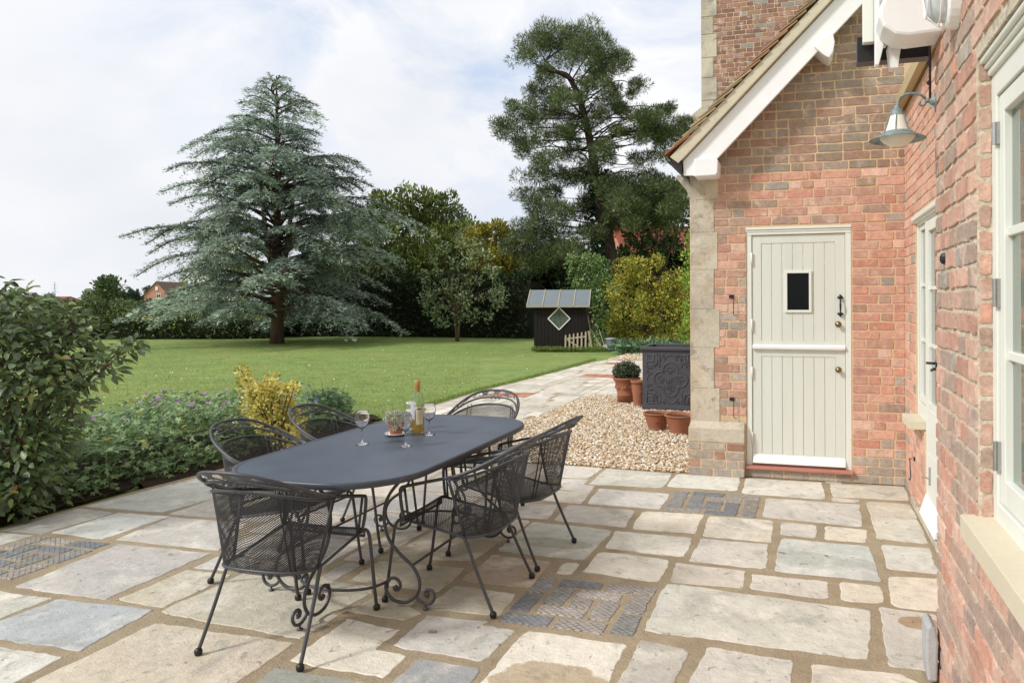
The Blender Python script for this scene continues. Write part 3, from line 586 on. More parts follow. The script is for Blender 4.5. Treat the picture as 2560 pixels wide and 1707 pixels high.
# side wall of the recess: glazed door and narrow window
SX=.795
mb=MB(); mb.box((SX+.002,3.262,2.12),(SX+.3,YW,3.12),1).box((SX+.002,5.92,0),(SX+.3,YW,2.12),1).box((SX+.002,3.262,0),(SX+.3,4.5,2.12),1).box((SX+.002,5.52,0),(SX+.3,5.92,.62),1)
pS=pal(['d8a08e','dda895','d29886','e0b2a1','d6a997','cd9a8a','dca995'],1.0)
wallbricks(mb,(SX,0,0),(0,1,0),(-1,0,0),3.262,YW,0,3.12,[(4.5,5.92,0,2.14)],lambda u,z,l:pS() if random.random()>.1 else pG())
wallbricks(mb,(SX,0,0),(0,1,0),(-1,0,0),5.52,5.92,0,.6,[],lambda u,z,l:pS())
hb(mb,'wall',[m_brick,m_mort])
mb=MB(); mb.box((SX-.07,3.27,3.1),(SX-.02,YW-.03,3.2)); hb(mb,'wall_plate',m_timber)
mb=MB(); mb.box((SX-.0195,3.27,3.095),(SX+.03,YW-.03,3.19)); hb(mb,'wall_plate',m_timb2)
gd=D.objects.new('glazed_door',None); COL.objects.link(gd); gd.parent=house; gd.location=(SX,-1.3,.1)
WX=SX+.012
mb=MB(); mb.box((WX,5.885,.62),(WX+.07,5.92,2.12)).box((WX,4.5,2.085),(WX+.07,5.885,2.12)).box((WX-.0005,5.485,.07),(WX+.07,5.535,2.085)).box((WX,4.5,.07),(WX+.07,4.54,2.085)).box((WX,5.535,.62),(WX+.07,5.885,.78)).box((WX-.04,4.49,2.12),(WX+.07,5.94,2.15)).box((WX-.02,4.495,2.105),(WX-.0005,5.93,2.12))
sub(mb,'frame',m_cream,gd,bevel=.003)
def lights(y0,y1,zb,zt,nz,t=.035,xo=.012,rail=.12,name='casement'):
    mb=MB(); x0,x1=WX+xo,WX+xo+.045
    mb.box((x0,y0,zb),(x1,y0+t,zt)).box((x0,y1-t,zb),(x1,y1,zt)).box((x0,y0+t,zt-t),(x1,y1-t,zt)).box((x0,y0+t,zb),(x1,y1-t,zb+rail))
    for k in range(1,nz): z=zb+rail+(zt-t-zb-rail)*k/nz; mb.box((x0+.006,y0+t,z-.011),(x1-.006,y1-t,z+.011))
    sub(mb,name,m_cream,gd,bevel=.002); mb=MB(); mb.box((x0+.02,y0+t,zb+rail),(x0+.024,y1-t,zt-t)); sub(mb,'pane',m_pane,gd)
lights(5.545,5.875,.79,2.08,3,rail=.05); 
lights(4.95,5.48,.09,2.08,3,t=.075,rail=.75,xo=.0,name='door_leaf'); lights(4.55,4.94,.09,2.08,3,t=.07,rail=.75,xo=.0,name='door_leaf')
mb=MB(); mb.box((WX-.006,5.03,.55),(WX-.001,5.4,.8)).box((WX-.006,5.03,.2),(WX-.001,5.4,.5)); sub(mb,'panel',m_cream,gd,bevel=.004)
mb=MB(); mb.prism([(0,.06),(-.05,.065),(-.035,.11),(-.01,.19),(0,.2)],(WX-.0005,4.9,0),(1,0,0),(0,0,1),(0,.6,0)); sub(mb,'weather_bar',m_white,gd)
mb=MB(); mb.box((WX-.012,5.03,1.09),(WX,5.07,1.15)).bar((WX-.02,5.05,1.135),(WX-.05,5.14,1.13),.012,.016).bar((WX-.02,5.05,1.1),(WX-.03,5.1,1.085),.012,.016); sub(mb,'latch',m_black,gd)
mb=MB(); mb.bar((WX-.008,5.30,.30),(WX-.008,5.30,.42),.02,.01,up=(0,1,0)).bar((WX-.012,5.3,.345),(WX-.05,5.36,.34),.006,.008); sub(mb,'stay',m_steel,gd)
mb=MB(); mb.box((.695,5.53,.63),(WX,5.9,.69)); hb(mb,'stone_sill',m_sillst,bevel=.004)
mb=MB(); mb.box((.763,4.5,.0),(WX+.1,5.98,.052)); hb(mb,'threshold',m_lime,bevel=.005)
mb=MB(); mb.box((WX+.2,3.4,0),(WX+.22,YW-.05,2.6)).box((WX+.1,3.4,2.2),(WX+.2,YW,2.22)); hb(mb,'pane_backing',MAT('pale_backing',C('cbbfb2',.85),rough=.9,var=(3,.3),scale=(1,8,.3)))  # added backing sheet; brightness of the panes is put into its pale colour
# near wall with the big window
NX_=.518
def colnear(u,z,l):
    r=random.random(); return pG() if r<.03 else (pal(['b3988c','ac9288','b89e90'])() if r<.2 or (z<.75 and r<.35) else pN())
WY=2.525
mb=MB(); mb.box((NX_+.002,WY,0),(.79,3.26,4.2),1).box((NX_+.002,-1.5,0),(.79,WY,.78),1).box((NX_+.002,-1.5,2.296),(.79,WY,4.2),1).box((NX_+.002,-1.5,.78),(.79,.9,2.296),1)
wallbricks(mb,(NX_,0,0),(0,1,0),(-1,0,0),-1.5,3.26,0,4.2,[(.9,WY,.79,2.30)],colnear,relief=.005,rough=.0024,wj=.012)
wallbricks(mb,(NX_,3.26,0),(1,0,0),(0,1,0),0,.27,0,4.2,[],colnear,relief=.004)
wallbricks(mb,(NX_,WY,0),(1,0,0),(0,-1,0),.0,.05,.79,2.296,[],lambda u,z,l:pN(),relief=.003,head=.05,strt=.05)
hb(mb,'wall',[m_brick,m_mort2])
wn=D.objects.new('window',None); COL.objects.link(wn); wn.parent=house; wn.location=(.55,-4.8,1.4)
FX=.561
mb=MB(); mb.box((FX,WY-.055,.865),(FX+.08,WY,2.235)).box((FX,.95,.865),(FX+.08,1.0,2.235)).box((FX,1.0,2.165),(FX+.08,WY-.055,2.235)).box((FX,1.0,.865),(FX+.08,WY-.055,.925))
sub(mb,'frame',m_cream,wn,bevel=.003)
mb=MB(); mb.box((FX-.012,.9,2.236),(FX+.06,WY-.003,2.258)).box((FX-.022,.9,2.2585),(FX+.06,WY-.002,2.275)).box((FX-.034,.9,2.2755),(FX+.06,WY-.001,2.294)); sub(mb,'head_moulding',m_cream,wn,bevel=.006)
def casement(y0,y1):
    mb=MB(); x0,x1=FX+.008,FX+.055; t=.05; zb,zt=.93,2.16
    mb.box((x0,y0,zb),(x1,y0+t,zt)).box((x0,y1-t,zb),(x1,y1,zt)).box((x0,y0+t,zt-.055),(x1,y1-t,zt)).box((x0,y0+t,zb),(x1,y1-t,zb+.075))
    for z in (1.745,1.378): mb.box((x0+.008,y0+t,z-.013),(x1-.006,y1-t,z+.013))
    mb.box((x0+.009,(y0+y1)/2-.011,zb+.075),(x1-.007,(y0+y1)/2+.011,zt-.055))
    sub(mb,'casement',m_cream,wn,bevel=.003)
    mb=MB(); mb.box((x0+.022,y0+t,zb+.075),(x0+.026,y1-t,zt-.055)); sub(mb,'pane',m_pane,wn)
casement(1.74,WY-.06); casement(1.01,1.73)
for a,b in ((2.082,2.015),(1.608,1.522),(1.114,1.025)):
    mb=MB(); mb.tube([(FX-.006,WY-.058,a),(FX-.006,WY-.058,b)],.007,8).box((FX-.002,WY-.068,a),(FX+.008,WY-.048,b)); sub(mb,'hinge',m_steel,wn)
mb=MB(); mb.prism([(.472,.795),(.472,.862),(FX+.03,.872),(FX+.03,.795)],(0,.85,0),(1,0,0),(0,0,1),(0,WY+.03-.85,0)); sub(mb,'sill',m_sillst,wn,bevel=.003)
mb=MB(); mb.box((FX+.3,.9,.9),(FX+.31,3.1,2.3)); sub(mb,'pane_backing',MAT('reflection_backing',C('b9b5a2',.9),rough=.9,var=(4,.3),scale=(1,9,.25)),wn)  # added sheet; beige streaks reflected in the glass are put into its colour
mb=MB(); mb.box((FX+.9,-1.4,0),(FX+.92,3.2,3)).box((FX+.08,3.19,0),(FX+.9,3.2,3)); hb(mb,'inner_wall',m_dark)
mb=MB(); mb.ball((NX_-.006,3.046,1.70),.018,8,sz=1.3); hb(mb,'hook_eye',m_black)
# eaves of the near wall
mb=MB(); mb.box((.221,3.36,2.572),(.51,3.43,2.68)); hb(mb,'gutter',m_black)
mb=MB(); mb.box((.24,3.30,2.636),(.285,3.34,3.5)); hb(mb,'eaves_board',m_cream,bevel=.003)
mb=MB(); mb.prism([(.284,2.52),(.298,2.517),(.306,2.55),(.318,2.60),(.302,2.64),(.302,3.5),(.284,3.5)],(0,3.24,0),(1,0,0),(0,0,1),(0,.05,0)); mb.box((.302,3.262,2.6),(.33,3.29,3.5)); hb(mb,'eaves_board',m_white,bevel=.003)
mb=MB(); mb.prism([(.345,2.51),(.375,2.51),(.388,2.6),(.335,2.6)],(0,3.27,0),(1,0,0),(0,0,1),(0,.06,0)); hb(mb,'corbel',m_white)
mb=MB(); mb.prism([(.285,2.66),(.288,2.70),(.305,2.735),(.33,2.75),(NX_+.05,2.765),(NX_+.05,2.583),(.395,2.575),(.345,2.585),(.30,2.62)],(0,3.08,0),(1,0,0),(0,0,1),(0,.175,0)); hb(mb,'beam_end',m_white,bevel=.012)
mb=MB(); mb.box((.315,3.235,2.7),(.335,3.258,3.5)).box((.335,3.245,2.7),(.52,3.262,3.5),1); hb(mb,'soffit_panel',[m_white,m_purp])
mb=MB(); mb.tube([(.50,3.285,2.6),(.50,3.285,2.36)],.005,8); 
for z in (2.52,2.44): mb.ball((.496,3.285,z),.010)
hb(mb,'conduit',MAT('dark_conduit',C('4a4350'),rough=.5),smooth=True)
# tower behind the gable
TY=12.2
mb=MB(); mb.box((-1.64,TY+.002,0),(3.5,TY+3,9.2),1)
wallbricks(mb,(0,TY,0),(1,0,0),(0,-1,0),-1.45,2.6,0,9.1,[],lambda u,z,l:pT(),relief=.004)
hb(mb,'tower_wall',[m_brick,m_mort])
mb=MB(); z=0;i=0
while z<9: 
    h=random.uniform(.25,.42); mb.box((-1.655,TY-.012,z+.003),(-1.655+(.2 if i%2 else .26),TY+.35,z+h-.003)); z+=h;i+=1
hb(mb,'stone_quoin',m_lime,bevel=.008)
mb=MB(); mb.prism([(-1.86,4.66),(-1.655,4.82),(-1.655,4.5),(-1.72,4.5),(-1.76,4.6)],(0,TY+.2,0),(1,0,0),(0,0,1),(0,.8,0)); hb(mb,'coping',m_lime)

# ---------------- lamps and block on the near wall ----------------
m_verd=MAT('verdigris',C('8b9a9a',.9),rough=.55,metal=.2,var=(30,.25),var2=(120,.2),blotch=[(25,C('3c4a4c'),.5,.7)])
m_opal=MAT('opal_glass',C('e6e2d4'),rough=.25,spec=.5)
lamp=empty('wall_lamp',(.518,3.24,2.35),0,'verdigris swan neck lamp with bell shade hanging at brick corner','wall lamp')
def lp(mb,name,m,**k):
    o=mb.build(name,m,None,**k); o.parent=lamp; o.matrix_parent_inverse=Matrix.Translation(-lamp.location); return o
lx,ly=.368,3.24
mb=MB(); mb.prism([(0,.035),(.022,.02),(.026,0),(.02,-.02),(0,-.05),(-.02,-.02),(-.026,0),(-.022,.02)],(.518,ly,2.355),(0,1,0),(0,0,1),(-.008,0,0)); mb.lathe([(.02,0),(.016,.012),(.007,.02),(.006,.035)],(.51,ly,2.352),12,axis=(-1,0,0)); lp(mb,'back_plate',m_verd)
arc=spline([(.49,ly,2.352),(.478,ly,2.362),(.462,ly,2.378),(.435,ly,2.388),(.40,ly,2.386),(.378,ly,2.37),(.372,ly,2.345)],6)
mb=MB(); mb.tube(arc,.0055,10); mb.tube(spline([(.478,ly,2.356),(.472,ly,2.34),(.46,ly,2.336),(.452,ly,2.345),(.458,ly,2.352)],5),.004,8); mb.ball((.484,ly,2.354),.009); lp(mb,'swan_arm',m_verd,smooth=True)
mb=MB(); mb.lathe([(.006,.022),(.012,.016),(.012,.006),(.022,.0),(.026,-.012),(.031,-.024)],(lx,ly,2.325),20)
mb.lathe([(.050,-.088),(.062,-.094),(.068,-.10),(.105,-.118),(.111,-.123),(.104,-.121),(.062,-.105),(.05,-.096)],(lx,ly,2.325),28); lp(mb,'shade',m_verd,smooth=True)
mb=MB(); mb.lathe([(.030,-.024),(.036,-.045),(.044,-.07),(.052,-.09)],(lx,ly,2.325),20); lp(mb,'shade_glass',m_opal,smooth=True)
mb=MB()
for k in range(6):
    t=k*PI/3+.3; mb.tube([(lx+r*math.cos(t),ly+r*math.sin(t),2.325+z) for r,z in ((.032,-.022),(.038,-.045),(.046,-.07),(.055,-.092))],.0022,5)
lp(mb,'shade_rib',m_verd)
mb=MB(); mb.lathe([(.072,-.106),(.068,-.118),(.052,-.134),(.03,-.146),(.001,-.15)],(lx,ly,2.325),24); lp(mb,'globe',m_opal,smooth=True)
bl=empty('bulkhead_light',(.518,2.8,2.62),0,'white oval bulkhead light with wire guard high on near wall','wall light')
def bp(mb,name,m,**k):
    o=mb.build(name,m,None,**k); o.parent=bl; o.matrix_parent_inverse=Matrix.Translation(-bl.location); return o
def oval(mb,prof,n=28,ry=.075,rz=.125):
    V=[];F=[]
    for s,x in prof:
        for j in range(n): t=2*PI*j/n; V.append((.518-x,2.8+ry*s*math.cos(t),2.62+rz*s*math.sin(t)))
    for i in range(len(prof)-1):
        for j in range(n): F.append((i*n+j,i*n+(j+1)%n,(i+1)*n+(j+1)%n,(i+1)*n+j))
    F.append(tuple(range(len(V)-n,len(V)))); return mb.add(V,F)
bp(oval(MB(),[(1.05,0),(1.05,.035),(.98,.042),(.86,.043)]),'base',m_white,bevel=.003)
bp(oval(MB(),[(.84,.043),(.8,.075),(.6,.098),(.3,.106)]),'diffuser',MAT('ribbed_glass',C('c9ced0'),rough=.2,spec=.6,var=(3,.12),scale=(1,60,1)),smooth=True)
mb=MB()
for s,x in ((.9,.06),(.66,.1)): mb.tube([(.518-x-.004,2.8+.078*s*math.cos(t),2.62+.128*s*math.sin(t)) for t in np.linspace(0,2*PI,28)[:-1]],.0028,6,closed=True)
for t in (PI/2,PI,3*PI/2,0): mb.tube([(.518-x-.004,2.8+.078*s*math.cos(t),2.62+.128*s*math.sin(t)) for s,x in ((1,.035),(.9,.062),(.66,.1),(0,.112))],.0028,6)
bp(mb,'wire_guard',m_white,smooth=True)
mb=MB(); mb.prism([(0,0),(.035,0),(.04,.16),(.03,.215),(.012,.23),(-.004,.21),(-.006,.1)],(.468,3.18,.014),(1,0,0),(0,0,1),(0,.13,0))
blk=mb.build('concrete_block',MAT('concrete',C('b9b9b8',.9),rough=.9,var=(8,.1),var2=(60,.12),bump=(60,.003)),bevel=.008); tag(blk,'small rounded grey concrete block leaning upright at the near wall foot','block')
# ---------------- wrought iron table and chairs ----------------
m_iron=MAT('painted_iron',C('47474a',.85),rough=.42,var=(30,.12),spec=.55,bump=(180,.0006))
m_mesh=MAT('iron_mesh',C('38383a',.8),rough=.45,spec=.5)
m_top=MAT('table_sky_tint',C('525c6a',.9),rough=.36,spec=.6,var=(4,.2),var2=(60,.06))  # blue-grey of the sky's reflection is put into this base colour
m_leafi=MAT('iron_leaf',C('55575b',.85),rough=.5,spec=.5,var=(40,.2))
TX,TY2,TZ=-2.30,3.83,.72
def outline(hx,hy,r,bow,n=10):
    P=[]
    for cx,cy,a0 in ((hx-r,hy-r,0),(-hx+r,hy-r,90),(-hx+r,-hy+r,180),(hx-r,-hy+r,270)):
        for k in range(n+1):
            t=R(a0+90*k/n); P.append([cx+r*math.cos(t),cy+r*math.sin(t)])
    Q=[]
    for i,p in enumerate(P):
        q=P[(i+1)%len(P)]; d=math.dist(p,q); m=max(1,int(d/.06))
        for k in range(m): Q.append([p[0]+(q[0]-p[0])*k/m,p[1]+(q[1]-p[1])*k/m])
    for q in Q:
        if abs(q[1])>hy-r-1e-3: q[1]+=math.copysign(bow*(1-(q[0]/hx)**2),q[1])
        q[0]+=math.copysign(.012*(1-(q[1]/hy)**2),q[0])
    return Q
tab=empty('dining_table',(TX,TY2,0),0,'long oval dark iron garden table set with glasses and wine on patio','table')
OUT=outline(.495,.945,.33,.03)
def scan(y):
    xs=[]
    for i in range(len(OUT)):
        a=OUT[i];b=OUT[(i+1)%len(OUT)]
        if (a[1]>y)!=(b[1]>y): xs.append(a[0]+(b[0]-a[0])*(y-a[1])/(b[1]-a[1]))
    return (min(xs),max(xs)) if len(xs)>1 else None
mb=MB(); y=-.97
while y<.975:
    s=scan(y)
    if s: mb.box((s[0]+.012,y,TZ-.004),(s[1]-.012,y+.0068,TZ-.0005))
    y+=.0095
for k in range(-24,25):
    x=k*.02; ys=[abs(p[1]) for p in OUT if abs(p[0]-x)<.045]; ym=min(max(ys) if ys else .9,.97)-.015
    mb.box((x-.0012,-ym,TZ-.0075),(x+.0012,ym,TZ-.0045))
mb.build('tabletop',m_top,tab)
mb=MB(); k=len(OUT); cs=[(0,-.026),(.005,-.029),(.010,-.026),(.011,-.006),(.008,.001),(0,.003),(-.009,.002),(-.013,-.001),(-.012,-.006),(-.004,-.008)]
V=[];F=[]
for i,p in enumerate(OUT):
    a=Vector(OUT[i-1]);b=Vector(OUT[(i+1)%k]); t=(b-a).normalized(); n=Vector((t.y,-t.x))
    for u,v in cs: V.append((p[0]+n.x*u,p[1]+n.y*u,TZ+v))
m=len(cs)
for i in range(k):
    for j in range(m): F.append((i*m+j,i*m+(j+1)%m,((i+1)%k)*m+(j+1)%m,((i+1)%k)*m+j))
mb.add(V,F); mb.build('rim',MAT('rim_enamel',C('444951',.85),rough=.42,spec=.5,var=(20,.1)),tab,smooth=True)
mb=MB()
for yy in (-.53,.53): mb.bar((-.485,yy,TZ-.022),(.485,yy,TZ-.022),.012,.02)
mb.bar((0,-.93,TZ-.022),(0,.93,TZ-.022),.012,.02)
mb.build('apron_bar',m_iron,tab)
legp=[(.42,.70),(.36,.67),(.30,.615),(.25,.55),(.226,.473),(.232,.396),(.26,.324),(.32,.262),(.384,.213),(.42,.16),(.427,.111),(.405,.06),(.362,.03),(.322,.022),(.272,.032),(.242,.063),(.234,.098),(.25,.128),(.275,.14),(.302,.134),(.318,.11),(.308,.086),(.288,.082),(.281,.098)]
leg2=[(.405,.062),(.425,.04),(.459,.027),(.494,.038),(.511,.07),(.499,.096),(.472,.1),(.457,.084),(.463,.066),(.477,.066)]
def tleg(dx,dy,off,base):
    mb=MB(); f=lambda r,z:(base[0]+dx*(r+off),base[1]+dy*(r+off),z)
    mb.tube(spline([f(*p) for p in legp],4),.0085,8); mb.tube(spline([f(*p) for p in leg2],4),.0078,8)
    mb.ball(f(.292,.095),.012,8); mb.ball(f(.47,.078),.012,8); mb.ball(f(.25,.128),.013,8)
    o=mb.build('leg',m_iron,tab,smooth=True)
    q=MB(); q.lathe([(.004,.022),(.006,.012),(.006,.008),(.014,.006),(.014,0)],f(.459,.0),10); c=q.build('foot_pad',m_iron,o,smooth=True)
for sx in (1,-1):
    for yy in (-.53,.53): tleg(sx,0,0,(0,yy))
for sy in (1,-1): tleg(0,sy,.43,(0,0))
for sx in (1,-1):
    mb=MB(); mb.tube([(sx*.384,-.53,.213),(sx*.384,.53,.213)],.007,8); mb.build('stretcher',m_iron,tab,smooth=True)
mb=MB(); mb.tube(spline([(.236,-.53,.115),(.2,-.62,.115),(.11,-.675,.115),(0,-.69,.115),(-.11,-.675,.115),(-.2,-.62,.115),(-.236,-.53,.115)],5),.0075,8); mb.build('stretcher',m_iron,tab,smooth=True)
mb=MB(); mb.tube(spline([(.236,.53,.115),(.2,.62,.115),(.11,.675,.115),(0,.69,.115),(-.11,.675,.115),(-.2,.62,.115),(-.236,.53,.115)],5),.0075,8); mb.build('stretcher',m_iron,tab,smooth=True)
# ---- chair ----
def weave(name,fn,us,vs,inside,parent,w=.0032,t=.002):
    """expanded metal: diamond strands on the surface fn(i,j) where lattice nodes have i+j even"""
    nu,nv=us,vs; pos={}
    def g(i,j):
        if (i,j) not in pos: pos[(i,j)]=np.array(fn(i,j))
        return pos[(i,j)]
    A=[];B=[];NN=[]
    for i in range(nu):
        for j in range(nv+1):
            if (i+j)%2: continue
            for dj in (1,-1):
                if 0<=j+dj<=nv and inside(i,j) and inside(i+1,j+dj):
                    a=g(i,j);b=g(i+1,j+dj); A.append(a);B.append(b)
                    u=np.array(fn(i+1,j))-a; v=np.array(fn(i,j+dj))-a; n=np.cross(u,v)*dj; NN.append(n/max(1e-9,np.linalg.norm(n)))
    A=np.array(A);B=np.array(B);NN=np.array(NN); d=norm(B-A); s=norm(np.cross(d,NN))*w/2; n=NN*t/2
    V=np.stack([A-s,A+n,A+s,A-n,B-s,B+n,B+s,B-n],1).reshape(-1,3); f=np.array([(0,1,5,4),(1,2,6,5),(2,3,7,6),(3,0,4,7)])
    return npmesh(name,V,(np.arange(len(A))[:,None,None]*8+f[None]).ravel(),4,m_mesh,parent)
def sgp(v,p): return math.copysign(abs(v)**p,v)
def bot(t,dz=0,f=1):  # t 0..1 from right rear corner round the back to the left one
    a=PI*t; return (.225*f*sgp(math.cos(a),.72),-.128-.155*f*math.sin(a)**.72,.371+.018*math.sin(a)+dz)
def top(t):
    a=PI*t; return (.258*sgp(math.cos(a),.8),-.065-.305*math.sin(a)**.82,.655+.092*math.sin(a)**1.1)
def make_chair():
    ch=empty('garden_chair',(0,0,0),0,'x','chair','wrought iron garden chairs round the long table')
    # back
    nu,nv=112,66
    def fb(i,j):
        t=i/nu; s=j/nv; b=bot(t);p=top(t); bul=.012*math.sin(PI*s)
        return [b[k]+(p[k]-b[k])*s for k in range(2)]+[b[2]+(p[2]-b[2])*s]
    weave('backrest',fb,nu,nv,lambda i,j:True,ch)
    # seat
    su,sv=.0088,.0048; n1=50; n2=100
    def fs(i,j):
        x=-.22+i*su; y=.225-j*su*.56*1.0; z=.433-.062*min(1,max(0,(.225-y)/.36)); z-= .008*math.cos(x/.22*PI/2); 
        if y>.2: z-=0
        return (x,y,z)
    def ins(i,j):
        x,y,z=fs(i,j)
        if abs(x)>.218 : return False
        if y>-.128: return True
        q=1-(abs(x)/.225)**(1/.72*1.0*2)
        return q>0 and y>-.128-.155*(q**.36)
    weave('seat',fs,n1,n2,ins,ch)
    nl=50
    weave('seat_front',lambda i,j:(-.22+i*su,.226+.004*j/7,.431-.0048*j),nl,8,lambda i,j:True,ch)
    mb=MB(); U=[bot(k/28,-.004) for k in range(29)]
    mb.tube([(.222,.212,.43)]+[(.224,.0,.392)]+U+[(-.224,.0,.392)]+[(-.222,.212,.43)],.0075,8)
    mb.tube(spline([(.205,.224,.432),(0,.226,.424),(-.205,.224,.432)],5),.006,8); mb.tube([(.218,.228,.394),(-.218,.228,.394)],.006,8); mb.tube([(.218,.225,.43),(.218,.228,.394)],.006,6); mb.tube([(-.218,.225,.43),(-.218,.228,.394)],.006,6)
    mb.build('seat_frame',m_iron,ch,smooth=True)
    mb=MB(); mb.tube([top(k/28) for k in range(29)],.0075,8)
    for sx in (1,-1):
        mb.tube([(sx*.225,-.137,.371),(sx*.25,-.059,.655)],.0075,8)
        for t_ in (.27,.31): b=bot(t_-.05);p=top(t_); mb.tube([(sx*b[0],b[1]+.005,b[2]),(sx*p[0],p[1]+.004,p[2]+.02)],.0038,6)
    mb.build('back_frame',m_iron,ch,smooth=True)
    for sx in (1,-1):
        for nm,P in (('leg',[(sx*.222,.205,.43),(sx*.226,.232,.424),(sx*.228,.252,.395),(sx*.229,.262,.34),(sx*.23,.275,.25),(sx*.231,.296,.10),(sx*.231,.312,.018)]),
                     ('leg',[(sx*.205,-.10,.375),(sx*.235,-.135,.368),(sx*.243,-.16,.335),(sx*.249,-.20,.24),(sx*.256,-.255,.12),(sx*.262,-.305,.018)])):
            mb=MB(); mb.tube(spline(P,4),.0085,8); lg=mb.build('leg',m_iron,ch,smooth=True)
            mb=MB(); e=P[-1]; mb.lathe([(.009,.03),(.016,.024),(.018,.014),(.015,.002),(.001,0)],(e[0],e[1],0),10); mb.build('foot_cap',m_black,lg,smooth=True)
        mb=MB(); mb.tube(spline([(sx*.222,.205,.43),(sx*.229,.216,.50),(sx*.232,.221,.57),(sx*.233,.214,.592),(sx*.235,.19,.602),(sx*.242,.06,.635),(sx*.25,-.06,.664)],4),.0085,8)
        mb.tube([(sx*.214,.185,.43),(sx*.226,.200,.595)],.0065,8); mb.build('armrest',m_iron,ch,smooth=True)
    def hoop(t,lo): 
        a=PI*t; p=((.274 if not lo else .264)*sgp(math.cos(a),.74),-.06-(.385 if not lo else .345)*math.sin(a)**.85,.664+(.180 if not lo else .130)*math.sin(a)**1.05)
        return p
    mb=MB(); mb.tube([(.25,-.06,.664)]+[hoop(k/32,0) for k in range(1,32)]+[(-.25,-.06,.664)],.0085,8)
    mb.tube([(.25,-.05,.66)]+[hoop(k/32,1) for k in range(1,32)]+[(-.25,-.05,.66)],.0065,8); mb.build('top_rail',m_iron,ch,smooth=True)
    def band(t,s):  # point between the two hoops
        a=hoop(t,1);b=hoop(t,0); return tuple(a[k]+(b[k]-a[k])*s for k in range(3))
    mb=MB()
    for d in (1,-1):
        f=lambda t,s:band(.5+d*t,s)
        mb.tube(spline([f(.335,.55),f(.35,.2),f(.33,.12),f(.30,.3),f(.25,.62),f(.19,.92),f(.165,.8),f(.175,.5),f(.19,.55)],4),.0032,6)
        mb.tube(spline([f(.0,.1),f(.04,.35),f(.07,.5),f(.11,.3),f(.13,.5)],4),.0028,6)
    mb.build('scrollwork',m_iron,ch,smooth=True)
    for t,s in ((.5,.7),(.425,.6),(.575,.6)):
        mb=MB(); c=Vector(band(t,s)); a=Vector(band(t+.05,s))-Vector(band(t-.05,s)); u=a.normalized(); w=(Vector(band(t,1))-Vector(band(t,0))).normalized(); n=u.cross(w)
        pts=[]
        for k in range(10): r=.033 if k%2==0 else .018; ang=2*PI*k/10+PI/2; pts.append((r*math.cos(ang),r*math.sin(ang)))
        mb.prism(pts,c-n*.001,u,w,n*.002); mb.build('leaf_ornament',m_leafi,ch)
    mb=MB()
    for dx in (-.018,0,.018):
        c=band(.5+dx,.0); mb.ball((c[0],c[1],c[2]-.004),.010,8)
    mb.build('grape_ornament',m_leafi,ch,smooth=True)
    return ch
proto=make_chair()
def copy_tree(o,parent=None,pos=None):
    c=o.copy(); COL.objects.link(c)
    if parent is not None: c.parent=parent; c.matrix_parent_inverse=o.matrix_parent_inverse.copy()
    for k in list(o.children): copy_tree(k,c)
    return c
CH=[((-2.307,2.921),0,'nearest iron chair, at the near end of the table with its back to the camera'),
    ((-1.778,3.562),90,'iron chair on the house side of the table, the nearer of that pair'),
    ((-1.758,4.226),84,'iron chair on the house side of the table, closest to the gravel'),
    ((-2.84,3.55),-92,'iron chair on the flower bed side, nearer the camera'),
    ((-2.83,4.20),-90,'iron chair on the flower bed side, beside the golden shrub'),
    ((-2.32,4.85),180,'iron chair at the far end of the table, facing the camera')]
kids=[copy_tree(proto) for _ in CH[1:]]
for o,((x,y),rz,lb) in zip([proto]+kids,CH):
    o.location=(x,y,.0); o.rotation_euler=(0,0,R(rz)); o['label']=lb
# ---- things on the table ----
ZT=TZ+.0005
m_glass=MAT('clear_glass',(1,1,1),rough=.0,spec=.5); m_glass.node_tree.nodes['Principled BSDF'].inputs['Transmission Weight'].default_value=1; m_glass.node_tree.nodes['Principled BSDF'].inputs['IOR'].default_value=1.45
def goblet(x,y,label,h=.165):
    o=empty('wine_glass',(x,y,ZT),0,label,'wine glass','wine glasses on the garden table')
    s=h/.165
    mb=MB(); mb.lathe([(r*s,z*s) for r,z in ((.0003,.0765),(.006,.0772),(.012,.080),(.024,.092),(.033,.112),(.036,.13),(.0345,.148),(.0330,.1635),(.0328,.1647),(.0323,.165),(.0319,.1647),(.0318,.1635),(.0332,.148),(.0347,.13),(.032,.113),(.023,.095),(.011,.083),(.0003,.081))],(0,0,0),24); mb.build('bowl',m_glass,o,smooth=True)
    mb=MB(); mb.lathe([(r*s,z*s) for r,z in ((.0003,.010),(.005,.0102),(.004,.03),(.0038,.06),(.0045,.0762),(.0003,.0764))],(0,0,0),12); mb.build('stem',m_glass,o,smooth=True)
    mb=MB(); mb.lathe([(r*s,z*s) for r,z in ((.0003,0),(.031,0),(.032,.001),(.031,.0028),(.012,.0065),(.005,.0098),(.0003,.0099))],(0,0,0),24); mb.build('foot',m_glass,o,smooth=True)
goblet(-2.469,3.702,'wine glass standing alone on the left of the potted plant',.19)
goblet(-2.194,3.713,'wine glass in front of the potted plant, nearest the camera',.178)
goblet(-2.234,4.058,'wine glass right beside the wine bottle',.188)
goblet(-2.455,4.22,'faint wine glass half hidden behind the potted white flowers',.175)
bo=empty('wine_bottle',(-2.331,4.089,ZT),0,'half full clear bottle of white wine with gold capsule on table','wine bottle'); bo.scale=(1.1,1.1,1.1)
mb=MB(); mb.lathe([(.001,.012),(.02,.006),(.034,.001),(.037,.006),(.0375,.02),(.0375,.175),(.036,.195),(.029,.215),(.019,.232),(.0145,.245),(.0142,.27)],(0,0,0),28); mb.build('body',GLASS('bottle_glass',(.93,.96,.92),1.6),bo,smooth=True)
